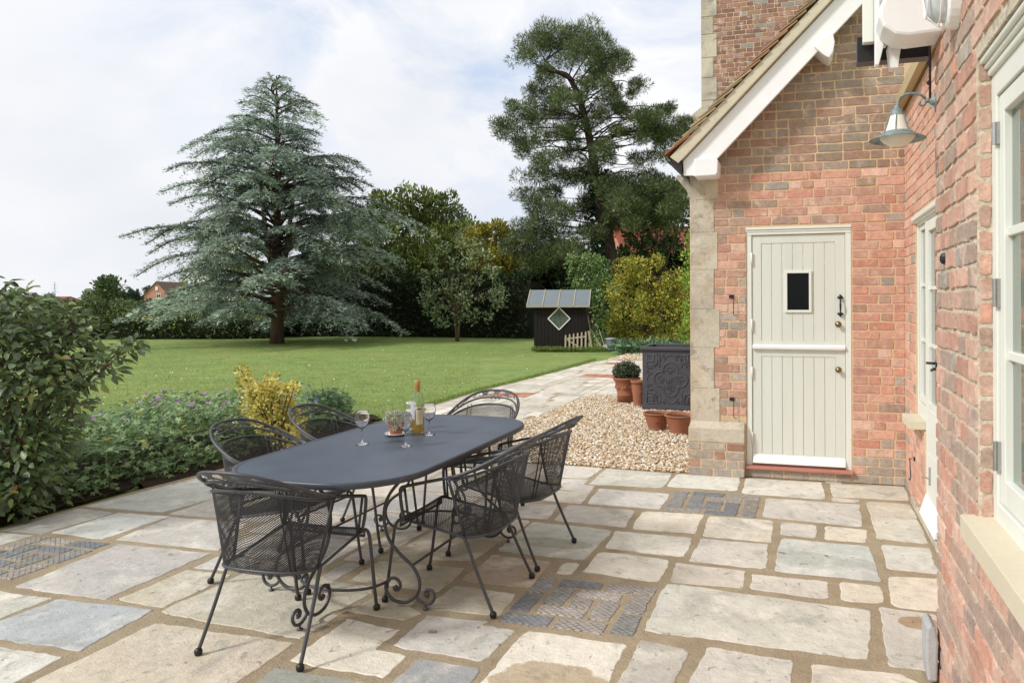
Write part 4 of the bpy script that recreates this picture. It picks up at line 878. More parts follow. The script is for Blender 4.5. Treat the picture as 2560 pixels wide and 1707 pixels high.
mw=D.materials.new('white_wine'); mw.use_nodes=True; q=mw.node_tree; b=q.nodes['Principled BSDF']; b.inputs['Base Color'].default_value=(*C('d9b23c'),1); b.inputs['Roughness'].default_value=.1
tr=N(q,'ShaderNodeBsdfTransparent'); tr.inputs[0].default_value=(.95,.80,.35,1); mx=N(q,'ShaderNodeMixShader'); mx.inputs[0].default_value=.45; L(q,tr.outputs[0],mx.inputs[1]); L(q,b.outputs[0],mx.inputs[2]); L(q,mx.outputs[0],q.nodes['Material Output'].inputs[0])
mb=MB(); mb.lathe([(.001,.016),(.03,.01),(.035,.012),(.0355,.022),(.0355,.115),(.001,.116)],(0,0,0),24); mb.build('wine',mw,bo,smooth=True)
mb=MB(); mb.lathe([(.0152,.236),(.0152,.262),(.0156,.264),(.0156,.296),(.014,.299),(.001,.299)],(0,0,0),20); mb.build('capsule',MAT('gold_capsule',C('b88f55'),rough=.35,metal=.3,var=(60,.1)),bo,smooth=True)
def arcband(mb,r,z0,z1,a0,a1,m=0,n=12):
    for k in range(n):
        t0=R(a0+(a1-a0)*k/n);t1=R(a0+(a1-a0)*(k+1)/n); mb.add([(r*math.cos(t0),r*math.sin(t0),z0),(r*math.cos(t1),r*math.sin(t1),z0),(r*math.cos(t1),r*math.sin(t1),z1),(r*math.cos(t0),r*math.sin(t0),z1)],[(0,1,2,3)],m)
mb=MB(); arcband(mb,.0382,.055,.155,-72,-12); arcband(mb,.0382,.08,.185,-150,-85,1); mb.build('label',[MAT('cream_label',C('e3d8b8'),rough=.6),MAT('label_back',C('b9bcc2'),rough=.6)],bo)
mb=MB(); arcband(mb,.0385,.138,.146,-66,-26)
arcband(mb,.0385,.088,.0895,-66,-30)
for k in range(7): arcband(mb,.0385,.098+k*.005,.0988+k*.005,-66,-22-4*(k%3),1)
mb.box((.024,-.0305,.075),(.027,-.0285,.081),1)
mb.build('label_print',[MAT('label_brown',C('8d5a34'),rough=.6),MAT('label_ink',C('8b7f66'),rough=.6)],bo)
sa=MB(); sa.lathe([(.001,.004),(.04,.004),(.045,.006),(.066,.014),(.068,.016),(.067,.012),(.045,.001),(.001,0)],(0,0,0),36); so_=sa.build('saucer',MAT('white_china',C('e6e0d6'),rough=.2,spec=.6,coat=.5),smooth=True); so_.location=(-2.428,4.0,ZT); tag(so_,'white china saucer under the small potted white flowers','saucer')
m_terra=MAT('terracotta',C('a2694d',.92),rough=.8,var=(9,.1),var2=(50,.08),bump=(60,.001),blotch=[(5,C('cc9070'),.6,.85)])
pp=empty('potted_plant',(-2.428,4.0,ZT+.0045),0,'small terracotta pot of tiny white flowers on the garden table','plant pot','terracotta pots')
mb=MB(); mb.lathe([(.001,0),(.034,0),(.0355,.003),(.043,.052),(.047,.053),(.0485,.073),(.044,.074),(.042,.064),(.001,.062)],(0,0,0),30); mb.build('pot',m_terra,pp,smooth=False)
n=2600; a=rdir(n)*RNG.uniform(.35,1,(n,1))**.6*np.array([.075,.075,.048])+np.array([0,0,.108]); a[:,0]-=.008
hang=RNG.random(n)<.12; a[hang]=np.stack([.02+RNG.normal(0,.012,hang.sum()),-.045+RNG.normal(0,.008,hang.sum()),RNG.uniform(.03,.09,hang.sum())],1)
foliage('flowers',a,rdir(n),rdir(n),RNG.uniform(.005,.010,n),RNG.uniform(.004,.007,n),BLADE,pick([C('e6e3d3'),C('d9d8c4'),C('8d9a74'),C('a9ad90'),C('f0ede0'),C('6f7c55')],n),MAT('tiny_flower',None,rough=.7,leaf=.3),pp)
mb=MB()
for k in range(60):
    d=Vector((random.gauss(0,1),random.gauss(0,1),random.uniform(.4,1.6))).normalized(); mb.tube([(d.x*.01,d.y*.01,.06),(d.x*.045,d.y*.045,.06+d.z*.06),(d.x*.075,d.y*.075,.06+d.z*.085)],.0006,3)
mb.build('stems',MAT('stem_green',C('7d8a58'),rough=.7),pp)
# ---- planter and pots on the gravel ----
m_fib=MAT('lead_planter',C('4d4d52',.9),rough=.5,var=(8,.12),bump=(70,.0012),spec=.45,blotch=[(6,C('66686c'),.6,.85)])
pl=empty('lead_planter',(-1.80,10.43,.02),0,'tall dark lead planter with raised strapwork pattern behind the pots','planter')
mb=MB(); mb.box((-.4,-.4,.04),(.4,-.385,.82)).box((-.4,.385,.04),(.4,.4,.82)).box((-.4,-.385,.04),(-.385,.385,.82)).box((.385,-.385,.04),(.4,.385,.82)).box((-.41,-.41,0),(.41,.41,.045)).box((-.405,-.405,.045),(.405,.405,.06)); mb.build('body',m_fib,pl,bevel=.004)
mb=MB(); 
for a,b in (((-.43,-.43),(.43,-.385)),((-.43,.385),(.43,.43)),((-.43,-.385),(-.385,.385)),((.385,-.385),(.43,.385))): mb.box((a[0],a[1],.82),(b[0],b[1],.865))
mb.box((-.415,-.415,.80),(.415,-.4,.82)); mb.build('rim',m_fib,pl,bevel=.008)
mb=MB(); mb.box((-.385,-.385,.79),(.385,.385,.80)); mb.build('water',MAT('dark_water',C('20221c'),rough=.04,spec=.6),pl)
mb=MB(); fy=-.402; zc=.42
def st(pts,r=.009,closed=False): mb.tube([(x,fy,zc+z) for x,z in pts],r,6,closed=closed)
def arc(cx,cz,r,a0,a1,n=14): return [(cx+r*math.cos(R(a0+(a1-a0)*k/n)),cz+r*math.sin(R(a0+(a1-a0)*k/n))) for k in range(n+1)]
o_=.13;r_=.105
for a in (0,90,180,270): st(arc(o_*math.cos(R(a)),o_*math.sin(R(a)),r_,a-110,a+110),.010)
for a in (0,90,180,270):
    t=R(a); cx,cz=.25*math.cos(t),.25*math.sin(t); st(arc(cx,cz,.085,a-80,a+80),.008)
for sx in (1,-1):
    for sz in (1,-1):
        f=lambda P:[(x*sx,z*sz) for x,z in P]
        st(f([(.335,.335),(.335,.15),(.25,.15)])); st(f([(.335,.335),(.15,.335),(.15,.25)])); st(f([(.335,.24),(.24,.24),(.24,.335)])); st(f([(.20,.27),(.20,.20),(.27,.20)])); st(f([(.335,.19),(.2,.19)]),.006); st(f([(.19,.335),(.19,.2)]),.006)
        st(f([(.155,.16),(.155,.23),(.225,.23),(.225,.16)]),.006); 
        for x,z in ((.32,.1),(.1,.32)): 
            for k in range(5): mb.ball((sx*x+.016*math.cos(k*1.257),fy,zc+sz*z+.016*math.sin(k*1.257)),.009,6)
        mb.ball((sx*.3,fy,zc+sz*.3),.01,6)
for cx,cz in ((0,.13),(.13,0),(-.13,0),(0,-.13),(0,0)):
    for k in range(24):
        t=random.uniform(0,6.28); rr=random.uniform(.01,.075); mb.ball((cx+rr*math.cos(t),fy+.003,zc+cz+rr*math.sin(t)),random.uniform(.006,.012),6)
    for k in range(4):
        t=random.uniform(0,6.28); st(arc(cx+.03*math.cos(t),cz+.03*math.sin(t),.025,0,260,8),.005)
mb.build('relief',m_fib,pl,smooth=True)
def flower_pot(x,y,rt,rb,h,label,kind='plain',z=.018,plant=False):
    o=empty('terracotta_pot',(x,y,z),random.uniform(0,3),label,'plant pot','terracotta pots')
    rings=[(.001,0),(rb,0)]; nn=10
    for k in range(nn+1):
        t=k/nn; r=rb+(rt*.93-rb)*(t**1.25); rings.append((r+(.0015 if k%2 else 0),h*.9*t))
    rings+=[(rt*.95,h*.9),(rt,h*.92),(rt*1.02,h*.96),(rt,h),(rt*.9,h),(rt*.88,h*.93),(rt*.86,h*.8),(.001,h*.78)]
    if kind=='swag': rings=[(.001,0),(rb,0),(rb*1.02,h*.25),(rb*1.08,h*.27),(rb*1.03,h*.3),(rb*1.12,h*.5),(rt*.86,h*.82),(rt*.93,h*.86),(rt*1.06,h*.95),(rt*1.08,h*.985),(rt*1.0,h),(rt*.88,h*.98),(rt*.84,h*.9),(.001,h*.88)]
    mb=MB(); mb.lathe(rings,(0,0,0),36)
    for a in (0,1.57,3.14,4.71,.78,2.35,3.9,5.5) if kind=='swag' else (-1.9,-1.2,.4,2.4):
        hz=h*(.55 if kind!='swag' else .6); rr=(rb+(rt*.93-rb)*((hz/h/.9)**1.25)) if kind!='swag' else rb+(rt*.86-rb)*.45+.004
        for q in range(5): mb.ball(((rr)*math.cos(a+q*.07-.14),(rr)*math.sin(a+q*.07-.14),hz+.012*math.cos(q*2.2)),.011 if kind!='swag' else .02,6)
    mb.build('body',m_terra,o,smooth=True)
    mb=MB(); mb.lathe([(rt*.85,h*.86),(rt*.5,h*.87),(.001,h*.875)],(0,0,0),24); mb.build('compost',m_soil,o)
    if plant:
        n=1500; P=rdir(n)*RNG.uniform(.5,1,(n,1))*np.array([.2,.2,.15])+np.array([.02,0,h+.08]); P[:,2]=np.maximum(P[:,2],h*.92)
        foliage('foliage',P,norm(P-np.array([0,0,h-.1]))+rdir(n)*.6,rdir(n),RNG.uniform(.03,.055,n),RNG.uniform(.018,.03,n),OVAL,pick([C('4f5b44'),C('6b735c'),C('3f4d38'),C('7b7f6c')],n),m_leafdark,o)
    return o
m_leafdark=MAT('dark_leaf',None,rough=.5,leaf=.15,spec=.4)
flower_pot(-1.70,8.55,.168,.105,.19,'low terracotta pot on gravel before the planter, left of the front two')
flower_pot(-1.40,8.36,.175,.108,.205,'low terracotta pot on gravel nearest the stone plinth')
flower_pot(-2.60,10.72,.20,.135,.36,'large swagged terracotta pot holding a dark leafy plant','swag',plant=True)
flower_pot(-2.325,10.36,.12,.08,.36,'tall terracotta pot tucked against the left side of the planter')
flower_pot(-1.53,8.86,.12,.08,.15,'shaded terracotta pot behind the gap between the front two')
# ---------------- planting ----------------
def gpt(px,Z,z=0): x,y=rot(px,Z); return Vector((x,y,z))
def W(px,py,Z):   # survey bearing, elevation and depth -> world point
    X=(px-1501.8)/1831*Z; dy=(py-748.3)+(px-1501.8)*math.tan(_r); x,y=-math.sin(_y)*Z+math.cos(_y)*X, math.cos(_y)*Z+math.sin(_y)*X; return Vector((x,y,1.55-dy/1831*Z))
m_bark=MAT('bark',C('6b5a4c',.8),rough=.95,var=(5,.25),bump=(18,.03),scale=(1,1,.3),spec=.1)
m_barkp=MAT('pine_bark',C('52463f',.8),rough=.95,var=(4,.25),bump=(12,.04),scale=(1,1,.4),spec=.1)
def LM(name,leaf=.2,rough=.55,spec=.3): return MAT(name,None,rough=rough,leaf=leaf,spec=spec)
# -- blue cedar
m_ced=LM('cedar_needles',.12,.65)
def cedar(base,H,label):
    t=empty('cedar_tree',base,0,label,'tree'); tr=MB(); br=MB(); P=[];Dd=[];cl=[]
    tr.tube([(0,0,-.1),(.02,0,.9),(-.03,.05,3),(.05,0,5.5),(0,.04,8),(.02,0,H-.2)],[.27,.21,.17,.11,.06,.02],12)
    for a in (.5,2.3,4.4): tr.tube([(0,0,2.2),(.35*math.cos(a),.35*math.sin(a),3.4),(.6*math.cos(a),.6*math.sin(a),5.6),(.7*math.cos(a),.7*math.sin(a),7.2)],[.13,.1,.06,.02],8)
    tr.build('trunk',m_bark,t,smooth=True)
    prof=lambda z: np.interp(z,[.6,1.2,2.5,3.6,5,6,7,7.8,9,9.9],[4.6,5.2,4.7,4.8,4.4,3.5,2.55,2.0,.85,.15])
    camdir=Vector((_f.x,_f.y,0))
    n=170
    for i in range(n):
        u=(i+.5)/n; z0=.75+(H-1.0)*u**.92; az=i*2.39996+random.uniform(-.3,.3); R_=prof(z0)*random.choice([random.uniform(.5,.85),random.uniform(.85,1.07)])
        side=math.cos(az)*_rt.x+math.sin(az)*_rt.y
        if z0<2 and side<-.6: R_*=1.25
        if 2.2<z0<4 and side>.5: R_*=1.13
        R_*=.95+.13*math.sin(az*2+z0*1.9)
        rise=(random.uniform(.2,.8)*(1-.2*u)+ (0.4 if u>.8 else 0)) if z0>2 else random.uniform(.05,.3); d=Vector((math.cos(az),math.sin(az),0)); s_=Vector((-d.y,d.x,0))
        droop=random.uniform(.3,1.0) if u<.75 else random.uniform(.05,.4)
        pts=[]
        for k in range(9):
            q=k/8; h=rise*R_*.55*math.sin(q*PI*.62)-droop*R_*.30*q*q*q; pts.append(Vector((0,0,z0))+d*R_*q+Vector((0,0,h))+s_*(.12*math.sin(q*5+i)))
        if i%2==0 or u<.6: br.tube(pts,[.055*(1-u*.6)*(1-k/9)+.012 for k in range(9)],5)
        cc=random.uniform(.72,1.28); pale=random.random()
        m=int(R_*11)
        for j in range(m):
            q=.25+.75*(j+.5)/m; f=q*8; a=int(min(f,7)); p=pts[a].lerp(pts[a+1],f-a); sg=1 if j%2 else -1
            L_=(.13+.9*math.sin(PI*min(1,q*.8+.2)))*random.uniform(.6,1.1)*min(1,R_/2.6); bd=(d*random.uniform(.45,.8)+s_*sg*random.uniform(.6,1)+Vector((0,0,random.uniform(-.12,.12)))).normalized()
            c=max(3,int(L_*15)); sag=random.uniform(.2,.75); qq=np.linspace(.05,1,c)
            line=np.array(p)[None]+qq[:,None]*L_*np.array(bd)[None]; line[:,2]-=(qq**2)*L_*sag
            rep=4; pp_=np.repeat(line,rep,0)+RNG.normal(0,1,(c*rep,3))*np.array([.035,.035,.022]); 
            dd=np.array(bd)[None]*.9+RNG.normal(0,.5,(c*rep,3))-np.array([0,0,.25*sag]); dd[:,2]=dd[:,2]*.5+.05
            P.append(pp_);Dd.append(dd); base_=np.array(lerp(C('7b8d80',1.0),C('bccaba',1.08),min(1,max(0,.25+.5*pale+.25*q)))) if random.random()<.7 else np.array(C('62746a',.98))
            cl.append(np.tile(base_*cc,(c*rep,1))*RNG.uniform(.75,1.3,(c*rep,1)))
    P=np.concatenate(P);Dd=np.concatenate(Dd);cl=np.concatenate(cl); n=len(P)
    br.build('limbs',m_bark,t,smooth=True)
    foliage('crown',P,Dd,np.tile([0,0,1.],(n,1))+RNG.normal(0,.4,(n,3)),RNG.uniform(.09,.19,n),RNG.uniform(.028,.045,n),BLADE,cl,m_ced,t)
    return t
cedar(at0:=tuple(W(692,857,26.9)*1)[:2]+(0,),10.0,'large blue cedar with layered drooping silvery branches on the lawn')
# -- generic crown
def clumps(spec,base,name_mat,leafsz,tm,pal_,per,parent,name='crown',up=.35,flat=1,wr=.5,core=None):
    P=[];Dd=[];cl=[]
    for (c,r) in spec:
        c=np.array(c);r=np.array(r if hasattr(r,'__len__') else (r,r,r)); n=int(per*6.3/(leafsz**2*wr*(.5 if tm is BLADE else .62))*(r.prod()**(2/3)))+3
        d=rdir(n); q=RNG.uniform(.25,1.35,(n,1))**.5; p=c+d*r*q; br_=RNG.uniform(.72,1.25)
        P.append(p);Dd.append(d*1.0+RNG.normal(0,.6,(n,3))+np.array([0,0,up])); cl.append(pick(pal_,n,.22)*br_)
    P=np.concatenate(P);Dd=np.concatenate(Dd);cl=np.concatenate(cl);n=len(P)
    keep=P[:,2]+base[2]>.02; P,Dd,cl=P[keep],Dd[keep],cl[keep]; n=len(P)
    L_=RNG.uniform(leafsz*.6,leafsz*1.3,n)
    return foliage(name,P,Dd,rdir(n)+np.array([0,0,flat]),L_,L_*wr*RNG.uniform(.8,1.2,n),tm,cl,name_mat,parent)
def limbs(mb,start,targets,r0,mid=.5,lift=.3):
    for tg in targets:
        s=Vector(start) if not callable(start) else start(tg); e=Vector(tg); m=s.lerp(e,mid)+Vector((random.uniform(-.15,.15),random.uniform(-.15,.15),lift))
        mb.tube(spline([s,m,e],5),[r0*(1-.08*k) for k in range(11)],5)
# -- scots pine: leaning trunk, flat irregular plates of needles
m_pin=LM('pine_needles',.1,.6)
ZP=30.0
def PX(x,y,Z=ZP): return W(1200+x/2.24,y/2.24,Z)
pb=PX(735,1500); pb.z=0; pine=empty('pine_tree',pb,0,'tall dark pine with bare leaning trunk and irregular crown behind hedge','tree')
path_=[(745,1700),(730,1420),(700,1300),(680,1150),(650,1000),(630,850),(600,700),(560,550),(500,430),(430,400),(370,340)]
TP=[PX(x,y)-pb for x,y in path_]; TP[0].z=-.2
mb=MB(); mb.tube(spline(TP,4),[float(v) for v in np.interp(np.linspace(0,1,41),[0,.2,.5,.75,1],[.29,.25,.17,.12,.045])],12)
mb.build('trunk',m_barkp,pine,smooth=True)
CLP=[(300,250,95),(430,190,105),(560,200,110),(650,240,95),(730,330,85),(790,380,55),(270,330,60),(600,310,110),(480,300,95),(350,230,80),(690,400,70),(780,330,50),
 (390,440,85),(340,540,75),(450,520,60),(150,690,60),(220,640,75),(210,740,60),(235,850,55),(320,680,80),(400,620,80),(350,780,70),(470,640,60),(130,760,40),(190,590,45),
 (870,480,45),(850,530,40),(760,590,60),(830,650,55),(920,650,55),(1000,650,75),(1100,690,65),(1160,690,50),(1060,760,75),(960,730,65),(870,740,55),(770,740,50),(690,660,55),(650,620,50),(1170,760,45),(1040,620,50),(1070,610,35),
 (330,980,80),(290,1090,75),(400,1090,80),(480,1010,70),(560,990,80),(340,1180,90),(450,1190,80),(250,1290,90),(340,1330,100),(440,1290,90),(560,1180,85),(640,1140,70),(520,1380,85),(200,1390,90),(420,1420,90),(300,1440,90),(600,1290,60),
 (810,1040,95),(900,1090,95),(1000,1070,85),(1090,1060,75),(850,1180,80),(960,990,60),(740,1140,50),(1130,1130,55),(880,890,50),(960,880,55),(1010,830,50),(460,870,55),(540,850,50),(390,880,55),(330,900,55),(700,560,45),(560,640,40),(850,1250,60),(960,1190,70),(1070,1180,60),(770,1250,45)]
CLP+=[(x+random.uniform(-30,30),y+random.uniform(-30,30),random.uniform(50,80)) for x in (780,860,940,1020,1100) for y in (1060,1140,1220)]+[(620,1000,60),(600,1100,70),(700,1080,50),(420,960,60)]+[(x+random.uniform(-60,60),y,random.uniform(38,62)) for x,y in path_[2:8] for _ in range(1)]+[(500,720,60),(530,800,60),(440,740,60),(700,820,50),(730,880,50),(650,930,50),(480,560,60),(620,480,50),(700,480,50)]
for k in range(80):
    q=random.choice(CLP); CLP.append((q[0]+random.uniform(-70,70),q[1]+random.uniform(-60,60),random.uniform(22,48))) if q[1]>380 or k%3==0 else None
sp=[];tg=[]
for x,y,r in CLP:
    c=PX(x,y,ZP+random.uniform(-2.4,2.4))-pb; rr=r/2.24*ZP/1831
    for k in range(5):
        o=Vector((random.gauss(0,1),random.gauss(0,1),random.gauss(0,.6)))*rr*.5; sp.append((tuple(c+o),(rr*.55,rr*.6,rr*.42)))
    sp.append((tuple(c),(rr*.8,rr*.9,rr*.6))); tg.append(c)
trs=spline(TP,4)
def near_tr(c):
    c=Vector(c); best=min(trs[6:],key=lambda p:(p-c).length+max(0,p.z-c.z)*1.2); return best
mb=MB()
for c in tg:
    if random.random()<.8: limbs(mb,near_tr,[tuple(c)],random.uniform(.02,.045),random.uniform(.35,.7),random.uniform(-.35,.6))
mb.build('limbs',m_barkp,pine,smooth=True)
clumps(sp,(0,0,0),m_pin,.17,BLADE,[C('526038',1),C('5f6d44',1),C('707d50',1),C('424f2f',.95),C('7d885a',1)],.85,pine,up=.5,wr=.14,flat=.2)
iv=[((TP[1].x+random.uniform(-.3,.3)+(k/26)*-.55,TP[1].y+random.uniform(-.3,.3),.3+k*.24),(.42,.42,.3)) for k in range(27)]
clumps(iv,(0,0,0),LM('ivy_leaf'),.13,OVAL,[C('2f4426'),C('3c5230'),C('25361f')],1.2,pine,name='ivy',wr=.8)
# -- broadleaf and conifer crowns behind the lawn
def tree(name,px,Z,tops,label,matn,pal_,leafsz,per,cat='tree',group=None,trunk=.18,tm=OVAL,wr=.55,th=None,up=.35,zb=0,multi=1):
    b=W(px,748,Z); b.z=0; t=empty(name,b,0,label,cat,group); sp=[];cs=[]
    for x,y,r in tops:
        x+=random.uniform(-.2,.2)*r; y+=random.uniform(-.2,.2)*r; r*=random.uniform(.8,1.15)
        rr=r/1831*Z; c=W(x,y,Z+random.uniform(-.7,.7)*rr*1.3)-b; cs.append(c); sp.append((tuple(c),(rr*.85,rr*.95,rr*.85)))
        for k in range(4): d=Vector((random.gauss(0,1),random.gauss(0,1),random.gauss(0,1))).normalized()*rr*.75; sp.append((tuple(c+d),(rr*.42,rr*.42,rr*.38)))
    mb=MB(); h=th or max(c.z for c in cs)*.45
    for k in range(multi): ox=(k-(multi-1)/2)*.12; mb.tube([(ox*.3,0,-.1),(ox,0,h*.4),(ox*3,.05,h)],[trunk,trunk*.8,trunk*.6],8)
    mb.build('trunk',m_bark,t,smooth=True)
    mb=MB(); limbs(mb,(0,0,h*.8),[tuple(c) for c in cs],trunk*.28); mb.build('limbs',m_bark,t,smooth=True)
    clumps(sp,(0,0,0),matn,leafsz,tm,pal_,per,t,wr=wr,up=up); return t
YEW=[C('66753a',1),C('778540',1),C('55642f',.95),C('868f48',1),C('45532a',.95)]
m_yew=LM('yew_leaf',.12,.6)
tree('yew_tree',1030,34,[(930,560,60),(985,540,65),(1050,530,70),(1110,560,65),(1160,600,60),(900,620,60),(960,640,75),(1040,620,85),(1120,650,75),(1190,660,60),(1000,700,80),(1090,710,80),(1160,730,70),(910,700,70),(960,500,30),(1020,490,28),(1070,490,26),(1120,510,24),(900,560,40)],
  'broad olive green yew with feathery top beyond the lawn','m' and m_yew,YEW,.22,1.0,tm=BLADE,wr=.4,up=.9)
tree('weeping_conifer',1150,37,[(1145,520,16),(1140,550,26),(1150,585,36),(1165,620,44),(1120,580,34),(1105,520,13),(1108,545,22),(1190,610,30),(1150,660,55),(1160,540,12)],
  'narrow spired grey green weeping conifer rising behind the yews',LM('grey_conifer'),[C('5c6e5c'),C('6c7d6a'),C('4a5a4a')],.2,1.0,tm=BLADE,wr=.3,up=-.6)
GOLD=[C('97913a',1),C('a9a142',1),C('7f7f34',.95),C('b8a846',1),C('6a7032',.9)]
tree('golden_yew',1235,32,[(1200,610,38),(1240,590,38),(1268,600,34),(1215,650,45),(1255,650,48),(1230,700,55),(1195,680,36),(1280,680,38),(1210,580,18),(1245,562,16),(1222,568,14),(1270,575,14)],
  'golden yew with bright yellow green tips beside the pine',LM('golden_leaf',.2),GOLD,.17,1.0,tm=BLADE,wr=.4,up=1)
tree('fruit_tree',1143,27.5,[(x,y,random.uniform(14,27)) for x,y in [(1080,650),(1110,625),(1150,610),(1185,618),(1215,640),(1060,690),(1095,680),(1135,660),(1175,655),(1230,675),(1070,725),(1110,715),(1150,700),(1195,700),(1245,715),(1080,765),(1120,755),(1160,745),(1205,745),(1240,755),(1100,795),(1140,790),(1185,790),(1220,790),(1065,750),(1255,735),(1170,720),(1130,730)]],
  'small pale green fruit tree with forked trunk before the dark hedge',LM('fruit_leaf',.25),[C('8a9a70'),C('98a67e'),C('788a5e'),C('a8b38e'),C('66784f')],.11,.42,trunk=.06,multi=2,th=1.3,wr=.5)
# hawthorn glimpsed through the cedar
tree('hawthorn_tree',545,36,[(500,690,50),(560,670,55),(620,690,55),(590,640,40),(530,640,36),(650,730,50),(480,740,40)],'bright green tree glimpsed through the left side of the cedar',LM('hawthorn_leaf',.3),[C('8b9a48'),C('7b8d42'),C('a0aa58')],.16,.6)
DK=[C('37482a',.95),C('45562f',.95),C('2c3b22',.95),C('53633a',.9)]
m_dk=LM('dark_evergreen',.1,.6)
tree('holly_tree',1650,33,[(1620,540,45),(1660,520,45),(1700,540,45),(1600,590,40),(1650,590,55),(1710,600,50),(1640,650,50),(1700,660,55),(1590,640,40),(1680,480,30),(1640,490,28)],'dark bushy tree with a leafy top right of the pine',m_dk,[C('4b5e36'),C('5d7040'),C('3b4c2c'),C('6a7c4a')],.16,.8)
tree('laurel_tree',1400,33,[(1340,640,45),(1390,650,50),(1440,640,45),(1310,690,50),(1370,700,60),(1440,700,60),(1500,680,50),(1540,700,45)],'low dark evergreen crown under the left side of the pine',m_dk,DK,.17,.9)
# hedge and its neighbours: built as long leafy bodies
def hedge(name,pts,h,th,label,matn,pal_,dens,leafsz,cat='hedge',tm=OVAL,wr=.55,kind=None,rough=.16,zf=None):
    b=Vector((*pts[0],0)); t=empty(name,b,0,label,cat); P=[];Dd=[];mb=MB()
    for i in range(len(pts)-1):
        a=Vector(pts[i]);c=Vector(pts[i+1]);L_=(c-a).length;u=(c-a)/L_;n_=Vector((u.y,-u.x))
        for sgn,area in ((1,L_*h),(0,L_*th),(-1,L_*h*.5)):
            m=int(area*dens); s=RNG.uniform(0,L_,m)
            lump=rough*(np.sin(s*2.1+i)+.7*np.sin(s*5.3+2))
            if sgn==0: off=RNG.uniform(-th/2,th/2,m); z=h+lump*.9+RNG.normal(0,.09,m); d=np.tile([0,0,1.],(m,1))
            else: z=RNG.uniform(.0,h,m); off=sgn*(th/2+rough*.7*np.sin(z*3+s*1.7)+RNG.normal(0,.07,m)); d=np.tile([n_.x*sgn,n_.y*sgn,.35],(m,1)); z=z*(1+lump/h)
            p=np.stack([a.x+u.x*s+n_.x*off-b.x,a.y+u.y*s+n_.y*off-b.y,z],1); P.append(p);Dd.append(d+RNG.normal(0,.55,(m,3)))
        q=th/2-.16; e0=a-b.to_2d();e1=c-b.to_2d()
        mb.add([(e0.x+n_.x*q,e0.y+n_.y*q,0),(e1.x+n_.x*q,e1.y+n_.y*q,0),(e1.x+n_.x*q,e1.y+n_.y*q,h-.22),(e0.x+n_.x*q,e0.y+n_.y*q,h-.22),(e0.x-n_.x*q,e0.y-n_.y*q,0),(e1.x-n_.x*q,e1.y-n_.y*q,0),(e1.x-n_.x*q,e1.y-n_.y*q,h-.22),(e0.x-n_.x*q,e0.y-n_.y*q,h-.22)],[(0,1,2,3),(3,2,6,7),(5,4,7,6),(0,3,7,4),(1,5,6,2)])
    P=np.concatenate(P);Dd=np.concatenate(Dd);n=len(P); L_=RNG.uniform(leafsz*.6,leafsz*1.3,n)
    cl=pick(pal_,n,.25)*(1+.25*np.sin(P[:,0:1]*1.3+P[:,2:3]*2))
    mb.build('shadow_core',MAT(name+'_core_shade',C('2a2a1e',.5),rough=1,var=(6,.5)),t)  # solid box inside the leaves; shadow among the twigs painted in its dark colour
    foliage('foliage',P,Dd,rdir(n)+np.array([0,0,.4]),L_,L_*wr,tm,cl,matn,t); return t
def r2(px,Z): return tuple(rot(px,Z))
HD=[C('34442a',.95),C('3f5032',.95),C('4a5a36',.95),C('2a3722',.95)]
hedge('clipped_hedge',[r2(700,33),r2(1000,32),r2(1340,30)],2.5,1.4,'long dark clipped hedge across the back of the lawn',m_dk,HD,150,.14)
hedge('tall_screen',[r2(760,37),r2(1100,36.5),r2(1500,35),r2(1800,34)],3.9,1.6,'tall dark evergreen screen behind the clipped hedge',m_dk,HD,95,.19,rough=.35)
hedge('field_hedge',[r2(-900,73),r2(0,73),r2(1000,73)],1.35,1.2,'thin distant hedge on the far side of the yellow field',m_dk,[C('5a6a44'),C('6a7850'),C('4c5c3c')],45,.3)
hedge('low_hedge',[r2(-250,30),r2(300,31),r2(700,31.5)],.95,1.7,'low rough green hedge along the left edge of the lawn',LM('rough_leaf',.2),[C('4a5c30'),C('5b6e3a'),C('3a4a28'),C('7f8c4e')],200,.12,rough=.26)
tree('garden_bush',250,32,[(200,785,26),(240,780,28),(285,795,28),(165,800,24),(330,805,24),(365,815,20)],'round dark green bush behind the left hedge',m_dk,[C('3a4c28'),C('4b5d30'),C('2f3e22')],.12,1,cat='shrub',th=.4,trunk=.05)
tree('garden_bush',470,33,[(430,815,22),(480,805,26),(530,800,28),(580,805,26),(620,810,24)],'rough bush in the shade under the left side of the cedar',m_dk,[C('55643a'),C('46552f'),C('6a7344')],.12,1,cat='shrub',th=.4,trunk=.05)
# right hand border
m_pri=LM('privet_leaf',.25)
tree('privet_bush',1480,24.5,[(1440,665,24),(1475,660,28),(1510,665,28),(1440,700,28),(1480,710,36),(1515,710,34),(1500,760,34),(1510,800,30),(1490,840,24),(1525,840,26)],'green privet bush growing behind the black shed',m_pri,[C('7d9a56'),C('90a868'),C('638044'),C('a6b880'),C('4a6238')],.085,.85,cat='shrub',th=.5,trunk=.06)
GP_=[C('b5ad4a',1.05),C('c4b64e',1.05),C('9fa848',1.05),C('cdbb50',1.05),C('8a9640',1),C('70803a',1)]
tree('golden_privet',1610,23,[(1560,670,30),(1590,660,26),(1640,650,20),(1550,720,34),(1570,780,42),(1620,770,42),(1670,780,44),(1720,770,44),(1560,830,36),(1610,830,42),(1660,840,40),(1710,840,40),(1740,810,40),(1530,810,22),(1745,860,30),(1600,710,26),(1690,740,26),(1580,690,28),(1615,690,26),(1650,720,30),(1690,700,28),(1725,720,30),(1600,740,32),(1640,745,28),(1550,850,30),(1590,860,30)],'big golden privet bush spreading behind the lead planter',m_pri,GP_,.08,.85,cat='shrub',th=.5,trunk=.06)
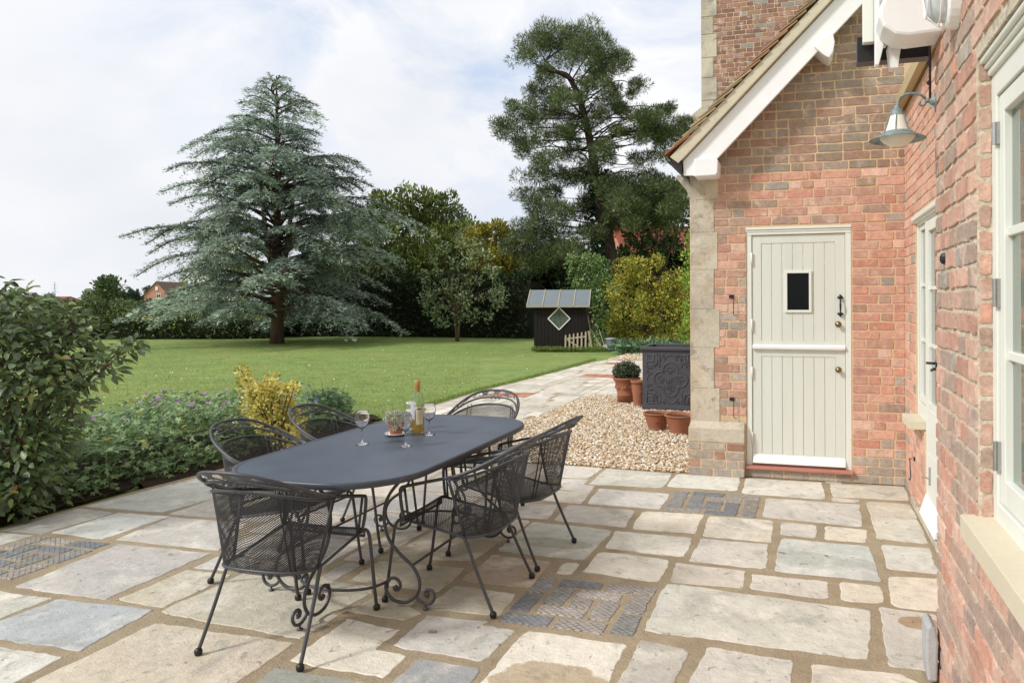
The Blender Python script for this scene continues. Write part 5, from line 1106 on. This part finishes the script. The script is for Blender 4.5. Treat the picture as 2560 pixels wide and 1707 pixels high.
tree('climbing_hop',1738,19,[(1730,600,18),(1726,640,22),(1722,680,24),(1730,720,26),(1722,760,22),(1728,800,26),(1732,580,14),(1735,660,24),(1738,560,12),(1724,840,24),(1716,700,16),(1790,650,40),(1790,760,40)],'lime green leafy climber at the corner of the stone pier',LM('hop_leaf',.35),[C('9cb84e'),C('87a743'),C('b4c866'),C('6c8a38')],.09,.8,cat='climber',th=1,trunk=.03)
mb=MB()
for k in range(150):
    a=W(random.uniform(1600,1690),random.uniform(690,760),23.6+random.uniform(-.5,.5)); d=Vector((random.gauss(0,1),random.gauss(0,.4),random.gauss(-.2,.6))).normalized()*random.uniform(.25,.7); mb.tube([a,a+d*.5+Vector((0,0,.05)),a+d],[.012,.009,.004],4)
o=mb.build('bare_brushwood',m_bark); tag(o,'tangle of bare brown twigs above the golden privet','brushwood')
n=1500; P=np.array([tuple(gpt(px,Z)) for px,Z in zip(RNG.uniform(1535,1760,n),RNG.uniform(20.6,22.2,n))]); P[:,2]=RNG.uniform(.02,.25,n)
o=foliage('comfrey_bed',P,rdir(n)+np.array([0,0,.5]),rdir(n)+np.array([0,0,1]),RNG.uniform(.12,.26,n),RNG.uniform(.05,.09,n),LEAF,pick([C('5d7a56'),C('6f8b66'),C('4a6543'),C('86a07c')],n),LM('comfrey_leaf',.2)); tag(o,'broad green leaves spreading beneath the golden privet','ground cover',kind='stuff')
# ---- left foreground shrub, geraniums, euonymus ----
m_vib=LM('viburnum_leaf',.22,.42,.5)
sh=empty('viburnum_shrub',(-5.95,4.3,0),0,'large dark leafy shrub filling the left edge beside patio','shrub')
P=[];Dd=[];br=MB()
cen=[(0,715,.25),(60,740,.3),(130,770,.3),(20,800,.42),(110,830,.42),(190,800,.26),(240,840,.24),(285,870,.13),(30,900,.5),(120,900,.4),(210,890,.22),(150,950,.22),(60,1000,.5),(110,1040,.32),(20,1100,.5),(60,1150,.33),(120,1120,.2),(60,1250,.38),(-60,760,.5),(-80,900,.6),(-90,1050,.6),(-60,1200,.55),(200,1010,.10),(200,760,.14),(330,825,.07),(360,815,.06),(60,1280,.2),(165,985,.12)]
for px,py,r in cen:
    c=W(px-22,py+(44 if py<900 else 12),5.3+random.uniform(-.35,.35)); r*=.93; 
    c.z=max(c.z,.1); e=c-Vector((-5.95,4.3,0))
    br.tube(spline([(random.uniform(-.2,.2),random.uniform(-.2,.2),0),(e.x*.35,e.y*.35,e.z*.55),tuple(e)],4),[.018-.0017*k for k in range(9)],5)
    n=int(1650*r**2)+20; d=rdir(n); p=np.array(e)+d*r*RNG.uniform(.2,1,(n,1))**.45*np.array([1,1,.8]); P.append(p); dd=d*np.array([1,1,.3])+RNG.normal(0,.45,(n,3))+np.array([.1,-.05,-.3]); Dd.append(dd)
    for k in range(int(4+r*16)):
        v=Vector(random.choice(p)); br.tube([e,e.lerp(v,.6)+Vector((0,0,.02)),v],[.006,.004,.002],4)
br.build('stems',MAT('red_twig',C('564a38'),rough=.8),sh)
P=np.concatenate(P);Dd=np.concatenate(Dd);n=len(P); ok=P[:,2]>.03; P,Dd=P[ok],Dd[ok]; n=len(P)
cl=pick([C('5f7342',1),C('6f844e',1),C('526441',1),C('82955e',1),C('66775a',1)],n,.2); t=RNG.random(n)<.03; cl[t]=pick([C('8d6a44'),C('9aa058'),C('8a804a')],t.sum())
foliage('foliage',P,Dd,np.tile([0,0,1.],(n,1))+RNG.normal(0,.45,(n,3)),RNG.uniform(.045,.095,n),RNG.uniform(.026,.05,n),LEAF,cl,m_vib,sh)
# geraniums
m_ger=LM('geranium_leaf',.25,.5,.35)
gb=empty('geranium_bed',(-6.2,5.6,0),0,'bed of pink flowered geraniums along the patio edge','plant bed')
GE=[(-5.38,3.2),(-5.38,4.3),(-5.34,5.3),(-5.32,5.9),(-5.4,6.6),(-5.4,7.4),(-5.45,8.0),(-5.7,8.4),(-6.5,8.0),(-7.0,6.8),(-7.3,5.4),(-7.4,4)]
def gh(x,y): # bed height
    e=min(1,max(0,(-5.3-x)/.3)); b=min(1,max(0,(x+7.45)/.5)); return (.1+.42*e*(.75+.25*b))*(.86+.14*math.sin(x*4.1+y*1.3)*math.cos(y*3.3))*(1 if y<7 else max(.6,1-(y-7)*.3))
n=14000; xy=np.stack([RNG.uniform(-7.5,-5.35,n*2),RNG.uniform(3.1,8.5,n*2)],1); xy=xy[[inpoly(x,y,GE) for x,y in xy]][:n]; n=len(xy)
hh=np.array([gh(x,y) for x,y in xy]); P=np.column_stack([xy[:,0]+6.2,xy[:,1]-5.6,hh*np.where(xy[:,0]>-5.7,RNG.uniform(.0,1.05,n),RNG.uniform(.25,1.08,n)**.5)+RNG.uniform(-.02,.04,n)]) 
cl=pick([C('7b9562',1.1),C('8ca772',1.1),C('6a8455',1.05),C('9fb683',1.1),C('587048',1)],n,.2); q=RNG.random(n)<.03; cl[q]=pick([C('b5a24a'),C('a7b45a')],q.sum())
lg=(xy[:,0]<-5.8)&(xy[:,1]<5.0)&(RNG.random(n)<.5); cl[lg]=pick([C('8fae5c'),C('7f9e4e')],lg.sum())
foliage('foliage',P,rdir(n)*np.array([1,1,.35])+np.array([.15,-.15,0]),np.tile([.1,-.25,1.],(n,1))+RNG.normal(0,.35,(n,3)),RNG.uniform(.025,.048,n),RNG.uniform(.04,.06,n),PALM,cl,m_ger,gb)
mb=MB()
for k in range(260):
    i=random.randrange(n); x,y=xy[i]; h=gh(x,y); mb.tube([(x+6.2,y-5.6,.03),(x+6.2+random.uniform(-.03,.03),y-5.6,h*.6),(x+6.2+random.uniform(-.06,.06),y-5.6,h+random.uniform(0,.06))],.0018,3)
mb.build('stems',MAT('geranium_stem',C('66784a'),rough=.7),gb)
m_pink=MAT('pink_petal',C('d08fd6'),rough=.6,leaf=.35); m_vio=MAT('violet_petal',C('6a58b4'),rough=.6,leaf=.3)
def flower_mesh(m,r,nm):
    mb=MB()
    for k in range(5):
        a=k*2*PI/5; f=lambda rr,d,z:(rr*math.cos(a+d),rr*math.sin(a+d),z); mb.add([(0,0,0),f(r*.7,-.45,.004),f(r,-.2,.008),f(r,.2,.008),f(r*.7,.45,.004)],[(0,1,2,3,4)])
    mb.ball((0,0,.003),r*.16,6); return mb
fl=[]
FL=[(170,985),(190,1000),(290,942),(330,965),(345,960),(352,955),(376,948),(262,1002),(263,966),(410,975),(425,976),(445,962),(470,940),(505,985),(520,968),(548,960),(555,955),(350,1005),(520,1008),(555,1015),(612,1025),(560,1055),(135,1000),(480,1010),(250,1032),(230,1045),(445,1004),(600,985),(318,980),(395,1000),(540,980),(580,960),(280,990),(215,1010),(365,985)]
proto_f=None
for px,py in FL:
    # stand each bloom on the top of the bed where that bearing meets it
    best=None
    for Z in np.linspace(4.8,9,60):
        p=W(px,py,Z)
        if inpoly(p.x,p.y,GE) and p.z<gh(p.x,p.y)+.07 and p.z>.1: best=p; break
    if best is None:
        x,y=random.uniform(-7,-5.7),random.uniform(4.5,7.5); best=Vector((x,y,gh(x,y)+.05))
    if proto_f is None: f=flower_mesh(m_pink,.024,'flower').build('flower',m_pink,gb); proto_f=f
    else: f=proto_f.copy(); COL.objects.link(f); f.parent=gb
    f.location=best-Vector((-6.2,5.6,0)); f.rotation_euler=(random.uniform(.1,.8),random.uniform(-.4,.4),random.uniform(0,6)); f.scale=[random.uniform(1.0,1.5)]*3
vg=empty('violet_geranium',(-5.75,7.9,0),0,'blue violet geranium in flower right of the golden shrub','plant')
n=900; d=rdir(n); P=d*RNG.uniform(.4,1,(n,1))*np.array([.32,.32,.22])+np.array([.05,-.1,.27])
foliage('foliage',P,rdir(n),np.tile([0,0,1.],(n,1))+RNG.normal(0,.4,(n,3)),RNG.uniform(.02,.04,n),RNG.uniform(.03,.05,n),PALM,pick([C('5d7a54'),C('6f8b66'),C('4c6644')],n),m_ger,vg)
pf=None
for px,py in ((700,950),(742,975),(768,978),(765,990),(780,1010),(730,990),(752,960),(715,965),(640,958),(790,1000),(725,1010),(770,965)):
    p=W(px,py,8.15+random.uniform(-.2,.1))-Vector((-5.75,7.9,0))
    if pf is None: f=flower_mesh(m_vio,.026,'flower').build('flower',m_vio,vg); pf=f
    else: f=pf.copy(); COL.objects.link(f); f.parent=vg
    f.location=p; f.rotation_euler=(random.uniform(.3,1),random.uniform(-.4,.4),random.uniform(0,6))
mb=MB()
for k in range(30): x,y=random.uniform(-.25,.3),random.uniform(-.3,.2); mb.tube([(0,0,0),(x*.5,y*.5,.15),(x,y,random.uniform(.4,.6))],.002,3)
mb.build('stems',MAT('geranium_stem2',C('7c8a50'),rough=.7),vg)
# golden euonymus
eb=W(690,1085,7.35); eb.z=0; eu=empty('golden_euonymus',eb,0,'yellow variegated euonymus shrub at the end of flower bed','shrub')
P=[];Dd=[];br=MB()
for px,py,r in ((602,925,.05),(610,945,.07),(620,970,.1),(640,985,.12),(630,1010,.12),(660,990,.12),(680,950,.07),(672,970,.09),(700,985,.11),(720,975,.08),(735,968,.05),(690,1015,.15),(660,1030,.14),(715,1030,.13),(735,1055,.12),(700,1060,.15),(670,1065,.12),(735,1085,.1),(640,1045,.08),(712,1090,.13)):
    e=W(px,py,7.35+random.uniform(-.15,.15))-eb; e.z=max(.08,e.z); br.tube([(0,0,0),(e.x*.5,e.y*.5,e.z*.6),tuple(e)],[.012,.008,.004],5)
    n=int(9500*r*r)+25; d=rdir(n); P.append(np.array(e)+d*r*RNG.uniform(.3,1,(n,1))**.5); Dd.append(d+RNG.normal(0,.5,(n,3))+np.array([0,0,.4]))
br.build('stems',m_bark,eu)
P=np.concatenate(P);Dd=np.concatenate(Dd);n=len(P)
foliage('foliage',P,Dd,rdir(n)+np.array([0,0,.8]),RNG.uniform(.028,.05,n),RNG.uniform(.018,.028,n),OVAL,pick([C('dccb62'),C('e9dc84'),C('c9b54e'),C('b5b055'),C('909a4a'),C('f1e9a4')],n,.15),LM('euonymus_leaf',.25,.45,.4),eu)
# hellebore-like plant with long leaves at the front of the bed
hb0=at_=W(262,1225,5.0); hp=empty('hellebore',(-5.56,4.72,.03),0,'plant with long pale fingered leaves at front of bed','plant')
n=11; a=np.linspace(0,2*PI,n,endpoint=False)+.3; Dd=np.stack([np.cos(a),np.sin(a),np.full(n,.25)],1); P=np.tile([0,0,.27],(n,1))+Dd*.02
foliage('leaves',P,Dd,np.tile([0,0,1.],(n,1)),.19,.055,LEAF,pick([C('6f8a60'),C('7f9a70')],n,.1),m_ger,hp)
mb=MB(); mb.tube([(.02,0,0),(0,0,.15),(0,0,.28)],.006,6); mb.build('stem',MAT('pale_stem',C('a9b27e'),rough=.7),hp)
# grass blades: lawn near the patio, path edge and round the shed
def grass(name,P,h,label):
    n=len(P); d=RNG.normal(0,.4,(n,3))+np.array([0,0,1]); o=foliage(name,P,d,rdir(n),RNG.uniform(h*.5,h*1.2,n),RNG.uniform(.004,.008,n)*max(1,h/.05),BLADE,pick([C('7f9a4a',.9),C('93a858',.9),C('688440',.9),C('a3ad62',.9)],n,.15),LM(name+'_m',.25),None); return tag(o,label,'grass',kind='stuff')
n=60000; px=RNG.uniform(150,1200,n); Z=7.6+18*RNG.random(n)**1.9; X=(px-1501.8)/1831*Z
P=np.stack([-math.sin(_y)*Z+math.cos(_y)*X,math.cos(_y)*Z+math.sin(_y)*X,np.full(n,-.022)],1)
LE=[(-5.24,6.0),(-5.26,7),(-5.30,9.45),(-5.37,11.3),(-5.26,13.1),(-5.15,15.7)]
edge=np.interp(P[:,1],[p[1] for p in LE],[p[0] for p in LE]); ok=(P[:,0]<edge)&np.array([not inpoly(x,y,BED) for x,y,_ in P]); P=P[ok]
grass('lawn_blades',P,.035,'short mown blades of grass in the near lawn')
m=5000; yy=RNG.uniform(8.4,18,m); P=np.stack([np.interp(yy,[p[1] for p in LE],[p[0] for p in LE])-RNG.random(m)**2*.12+.01,yy,np.zeros(m)],1)
q=1800; s=RNG.random(q); P2=np.stack([-7.93+s*2.2,20.74+s*.45-RNG.random(q)*.12,np.zeros(q)],1); grass('edge_grass',P,.06,'longer grass fringing the lawn side of the path'); grass('tall_grass',P2,.16,'tufts of long grass at the foot of the black shed')

n=240; Z=8+20*RNG.random(n)**1.3; px=RNG.uniform(200,1500,n); X=(px-1501.8)/1831*Z; P=np.stack([-math.sin(_y)*Z+math.cos(_y)*X,math.cos(_y)*Z+math.sin(_y)*X,RNG.uniform(.0,.03,n)],1)
ok=(P[:,0]<-5.6)&np.array([not inpoly(x,y,BED) for x,y,_ in P]); P=P[ok]; n=len(P)
tag(foliage('lawn_daisies',P,rdir(n)*np.array([1,1,.2]),np.tile([0,-.3,1.],(n,1)),.03,.03,OVAL,pick([C('f4f2ea'),C('f4f2ea'),C('e9c93c')],n,.05),LM('daisy_petal',.2)),'scattered small daisies and dandelions in the lawn','flowers',kind='stuff')
# ---------------- shed and things by it ----------------
s0=Vector((-7.916,20.804)); su=Vector((1.837,.402)).normalized(); ang=math.atan2(su.y,su.x)
shed=empty('garden_shed',(s0.x,s0.y,0),ang,'small black stained timber shed with white diamond window','shed')
m_blk=MAT('black_stained_board',C('2a2523',.6),rough=.75,var=(5,.25),scale=(7,7,.25),bump=(30,.004),spec=.25)
m_felt=MAT('roof_felt',C('7d878b',.9),rough=.9,var=(3,.08),var2=(60,.06)); m_bat=MAT('weathered_wood',C('b3a68e',.9),rough=.85,var=(9,.2),scale=(1,1,.3),bump=(40,.002))
m_wht=MAT('white_frame',C('ece9e2'),rough=.5)
LW,DP,HW=1.56,1.15,1.40
mb=MB(); nb=14
for i in range(nb): mb.box((i*LW/nb+.003,-.012 if i%2 else -.008,0),((i+1)*LW/nb-.003,.03,HW+.02))
mb.box((0,.028,0),(LW,.04,HW)); mb.box((0,.04,0),(.03,DP,HW+.05)).box((LW-.03,.04,0),(LW,DP,HW+.05)).box((0,DP,0),(LW,DP+.03,HW))
mb.prism([(.0,HW),(DP,HW),(DP/2,HW+.43)],(0,0,0),(0,1,0),(0,0,1),(.03,0,0)).prism([(.0,HW),(DP,HW),(DP/2,HW+.43)],(LW-.03,0,0),(0,1,0),(0,0,1),(.03,0,0)); mb.box((0,DP*.55,0),(.6,DP,HW))
mb.build('wall',m_blk,shed)
mb=MB(); o=.16; sl2=.43/(DP/2)
mb.prism([(-o,HW-.05),(DP/2,HW+.45),(DP+o,HW-.05),(DP+o,HW-.08),(DP/2,HW+.415),(-o,HW-.08)],(-.2,0,0),(0,1,0),(0,0,1),(LW+.34,0,0)); mb.build('roof',m_felt,shed)
for k in range(5):
    x=-.19+k*(LW+.32)/4; mb=MB(); mb.bar((x,-o-.005,HW-.045),(x,DP/2,HW+.458),.028,.02); mb.build('roof_batten',m_bat,shed)
mb=MB(); mb.box((-.205,-o-.02,HW-.085),(LW+.145,-o-.001,HW-.045)); mb.build('fascia',m_bat,shed)
cx,cz,hw=.77,.975,.335; mb=MB(); dm=[(cx-hw,cz),(cx,cz-hw),(cx+hw,cz),(cx,cz+hw)]
for i in range(4):
    a=dm[i];b=dm[(i+1)%4]; mb.bar((a[0],-.022,a[1]),(b[0],-.022,b[1]),.03,.022,up=(0,1,0))
wf=mb.build('window',m_wht,shed); mb=MB(); mb.prism(dm,(0,-.0165,0),(1,0,0),(0,0,1),(0,.003,0)); mb.build('pane',MAT('shed_pane',C('59635a'),rough=.08,spec=.4,var=(6,.5),scale=(5,5,.6)),wf)  # green reflection in the glass is put into this streaky pane colour
def place(name,label,cat,x,y,rz=0):
    p=s0+su*x+Vector((-su.y,su.x))*y; return empty(name,(p.x,p.y,0),ang+rz,label,cat)
g=place('picket_gate','short weathered picket gate leaning against the shed front','gate',.97,-.16)
for i in range(6):
    x=i*.121; t=.02*i; mb=MB(); mb.prism([(x-.024,-.0+t*.4),(x+.024,.0+t*.4),(x+.024,.455+t),(x,.50+t),(x-.024,.455+t)],(0,0,0),(1,0,0),(0,.25,1),(0,-.022,0)); mb.build('picket',m_bat,g)
mb=MB(); mb.bar((-.03,.0956,.36),(.64,.115,.44),.05,.018,up=(0,-1,.2)); mb.build('rail',m_bat,g); mb=MB(); mb.bar((.06,.09,.33),(.5,.03,.07),.045,.016,up=(0,-1,.2)); mb.build('brace',m_bat,g)
st_=place('timber_stake','flat timber board leaning at the right corner of the shed','board',1.66,-.05); mb=MB(); mb.bar((.10,-.02,0),(0,.05,.60),.055,.02,up=(0,-1,0)); o=mb.build('board',m_bat,st_)
for i,(a,b,lb) in enumerate([((.13,.1,0),(-.04,.3,1.05),'long wooden tool handle leaning steeply beside the shed'),((.45,-.02,0),(.05,.25,.65),'thin pale cane leaning to the left between shed and bin')]):
    t=place('tool_handle',lb,'tool handle',1.66,-.05); mb=MB(); mb.tube([a,b],.013,6); mb.build('shaft',m_bat,t)
t=place('garden_spade','spade with metal blade standing by the bin','spade',1.95,0); mb=MB(); mb.tube([(.2,-.02,.1),(.02,.2,.62)],.013,6); mb.build('shaft',m_bat,t); mb=MB(); mb.bar((.23,-.06,.02),(.19,.0,.17),.13,.008,up=(0,-1,0)); mb.build('blade',m_steel,t)
t=place('dustbin','galvanised metal dustbin with lid by golden bush','bin',2.32,.3); mb=MB(); mb.lathe([(.001,0),(.15,0),(.155,.02),(.17,.14),(.175,.145),(.175,.16),(.19,.33),(.197,.34)],(0,0,0),24)
m_galv=MAT('galvanised',C('9aa3a6',.9),rough=.55,metal=.35,var=(9,.15)); mb.build('body',m_galv,t,smooth=True); mb=MB(); mb.lathe([(.205,.335),(.205,.35),(.16,.375),(.05,.39),(.001,.392)],(0,0,0),24); mb.build('lid',m_galv,t,smooth=True)
# ---------------- beyond the garden ----------------
m_fbrick=MAT('far_brick',C('c08d7b',.95),rough=.9,var=(.8,.12),spec=.1); m_froof=MAT('far_tiles',C('9b5a48',.9),rough=.9,var=(1.2,.2),spec=.1,bump=(4,.05)); m_froof2=MAT('far_brown_tiles',C('6d5a50',.9),rough=.9,var=(.8,.15))
def far_house(px,Z,wd,eh,rh,dp,rz,label,rm,name='far_house'):
    b=gpt(px,Z); t=empty(name,b,rz,label,'house'); mb=MB(); mb.prism([(-wd/2,0),(wd/2,0),(wd/2,eh),(0,eh+rh),(-wd/2,eh)],(0,0,0),(1,0,0),(0,0,1),(0,dp,0)); mb.build('wall',m_fbrick,t)
    mb=MB(); e=.35
    for sx in (1,-1): mb.prism([(0,eh+rh+.22),(sx*(wd/2+e),eh+.22-e*rh/(wd/2)),(sx*(wd/2+e),eh-e*rh/(wd/2)+.02),(0,eh+rh+.02)],(0,-.3,0),(1,0,0),(0,0,1),(0,dp+.6,0))
    mb.build('roof',rm,t); return t
fh=far_house(392,180,6.6,2.8,3.4,11,.25,'distant brick house with white window left of the cedar',m_froof2)
mb=MB(); mb.box((-.05,-.12,1.1),(1.05,-.02,3.4)); f=mb.build('window',m_wht,fh); mb=MB()
for x,z in ((.05,1.3),(.55,1.3),(.05,2.4),(.55,2.4)): mb.box((x,-.14,z),(x+.4,-.125,z+.85))
mb.build('pane',MAT('far_pane',C('39424a'),rough=.1),f); mb=MB(); mb.box((-.3,-.12,4.2),(.3,-.02,5.1)); mb.build('window',m_wht,fh)
far_house(340,190,7,1.2,2.2,16,1.5,'low red tiled roof beside the distant brick house',m_froof)
far_house(95,260,10,1.6,2.2,10,1.3,'faint roof with chimney on the far left skyline',m_froof2); far_house(175,270,12,1.2,2.0,10,1.5,'faint pale roof on the far skyline behind the shrub',m_froof)
nb_=far_house(1540,48,7.2,2.2,4.1,9,-.9,'red tiled house roof showing behind the golden hedge',m_froof,'neighbour_house')
for i,(px,Z,y0,r,lb,c) in enumerate([(268,120,720,34,'rounded distant tree on the skyline above the left shrub','5f7048'),(225,150,742,20,'pale low distant tree at the left of the rounded one','8a9a72'),(335,130,742,18,'dark pointed distant tree left of the brick house','3f4e3e'),(372,230,728,13,'small distant tree beside the brick house gable','55624c'),(300,140,745,20,'dark low distant tree right of the rounded one','475642'),(120,260,748,16,'faint distant tree on the far left skyline','7c8a76'),(30,200,750,30,'distant tree behind the top of the left shrub','6c7a5c')]):
    b=gpt(px,Z); rr=r/1831*Z; t=empty('distant_tree',b,0,lb,'tree','trees on the far skyline'); mb=MB(); mb.tube([(0,0,0),(0,0,1.5)],.2,6); mb.build('trunk',m_bark,t)
    zc=W(px,y0,Z).z; sp=[((random.uniform(-.5,.5)*rr,random.uniform(-.5,.5)*rr,zc+random.uniform(-.55,.45)*rr),rr*.55) for k in range(9)]+[((0,0,z),rr*.8) for z in np.linspace(.8,zc,4)]
    clumps(sp,(0,0,0),m_dk,.55,OVAL,[C(c,.95),C(c,.8),C(c,1.15)],1,t)
pj=MB(); b=gpt(137,900); 
for sx in (1,-1): pj.tube([(sx*2.5,0,0),(sx*.9,0,12),(0,0,26)],.25,4)
for z,w_ in ((14,6),(18,5),(22,4)): pj.tube([(-w_,0,z),(w_,0,z)],.22,4)
o=pj.build('electricity_pylon',MAT('pylon_steel',C('a4abb2'),rough=.6)); o.location=b; tag(o,'tiny faint lattice pylon on the far left horizon','pylon')
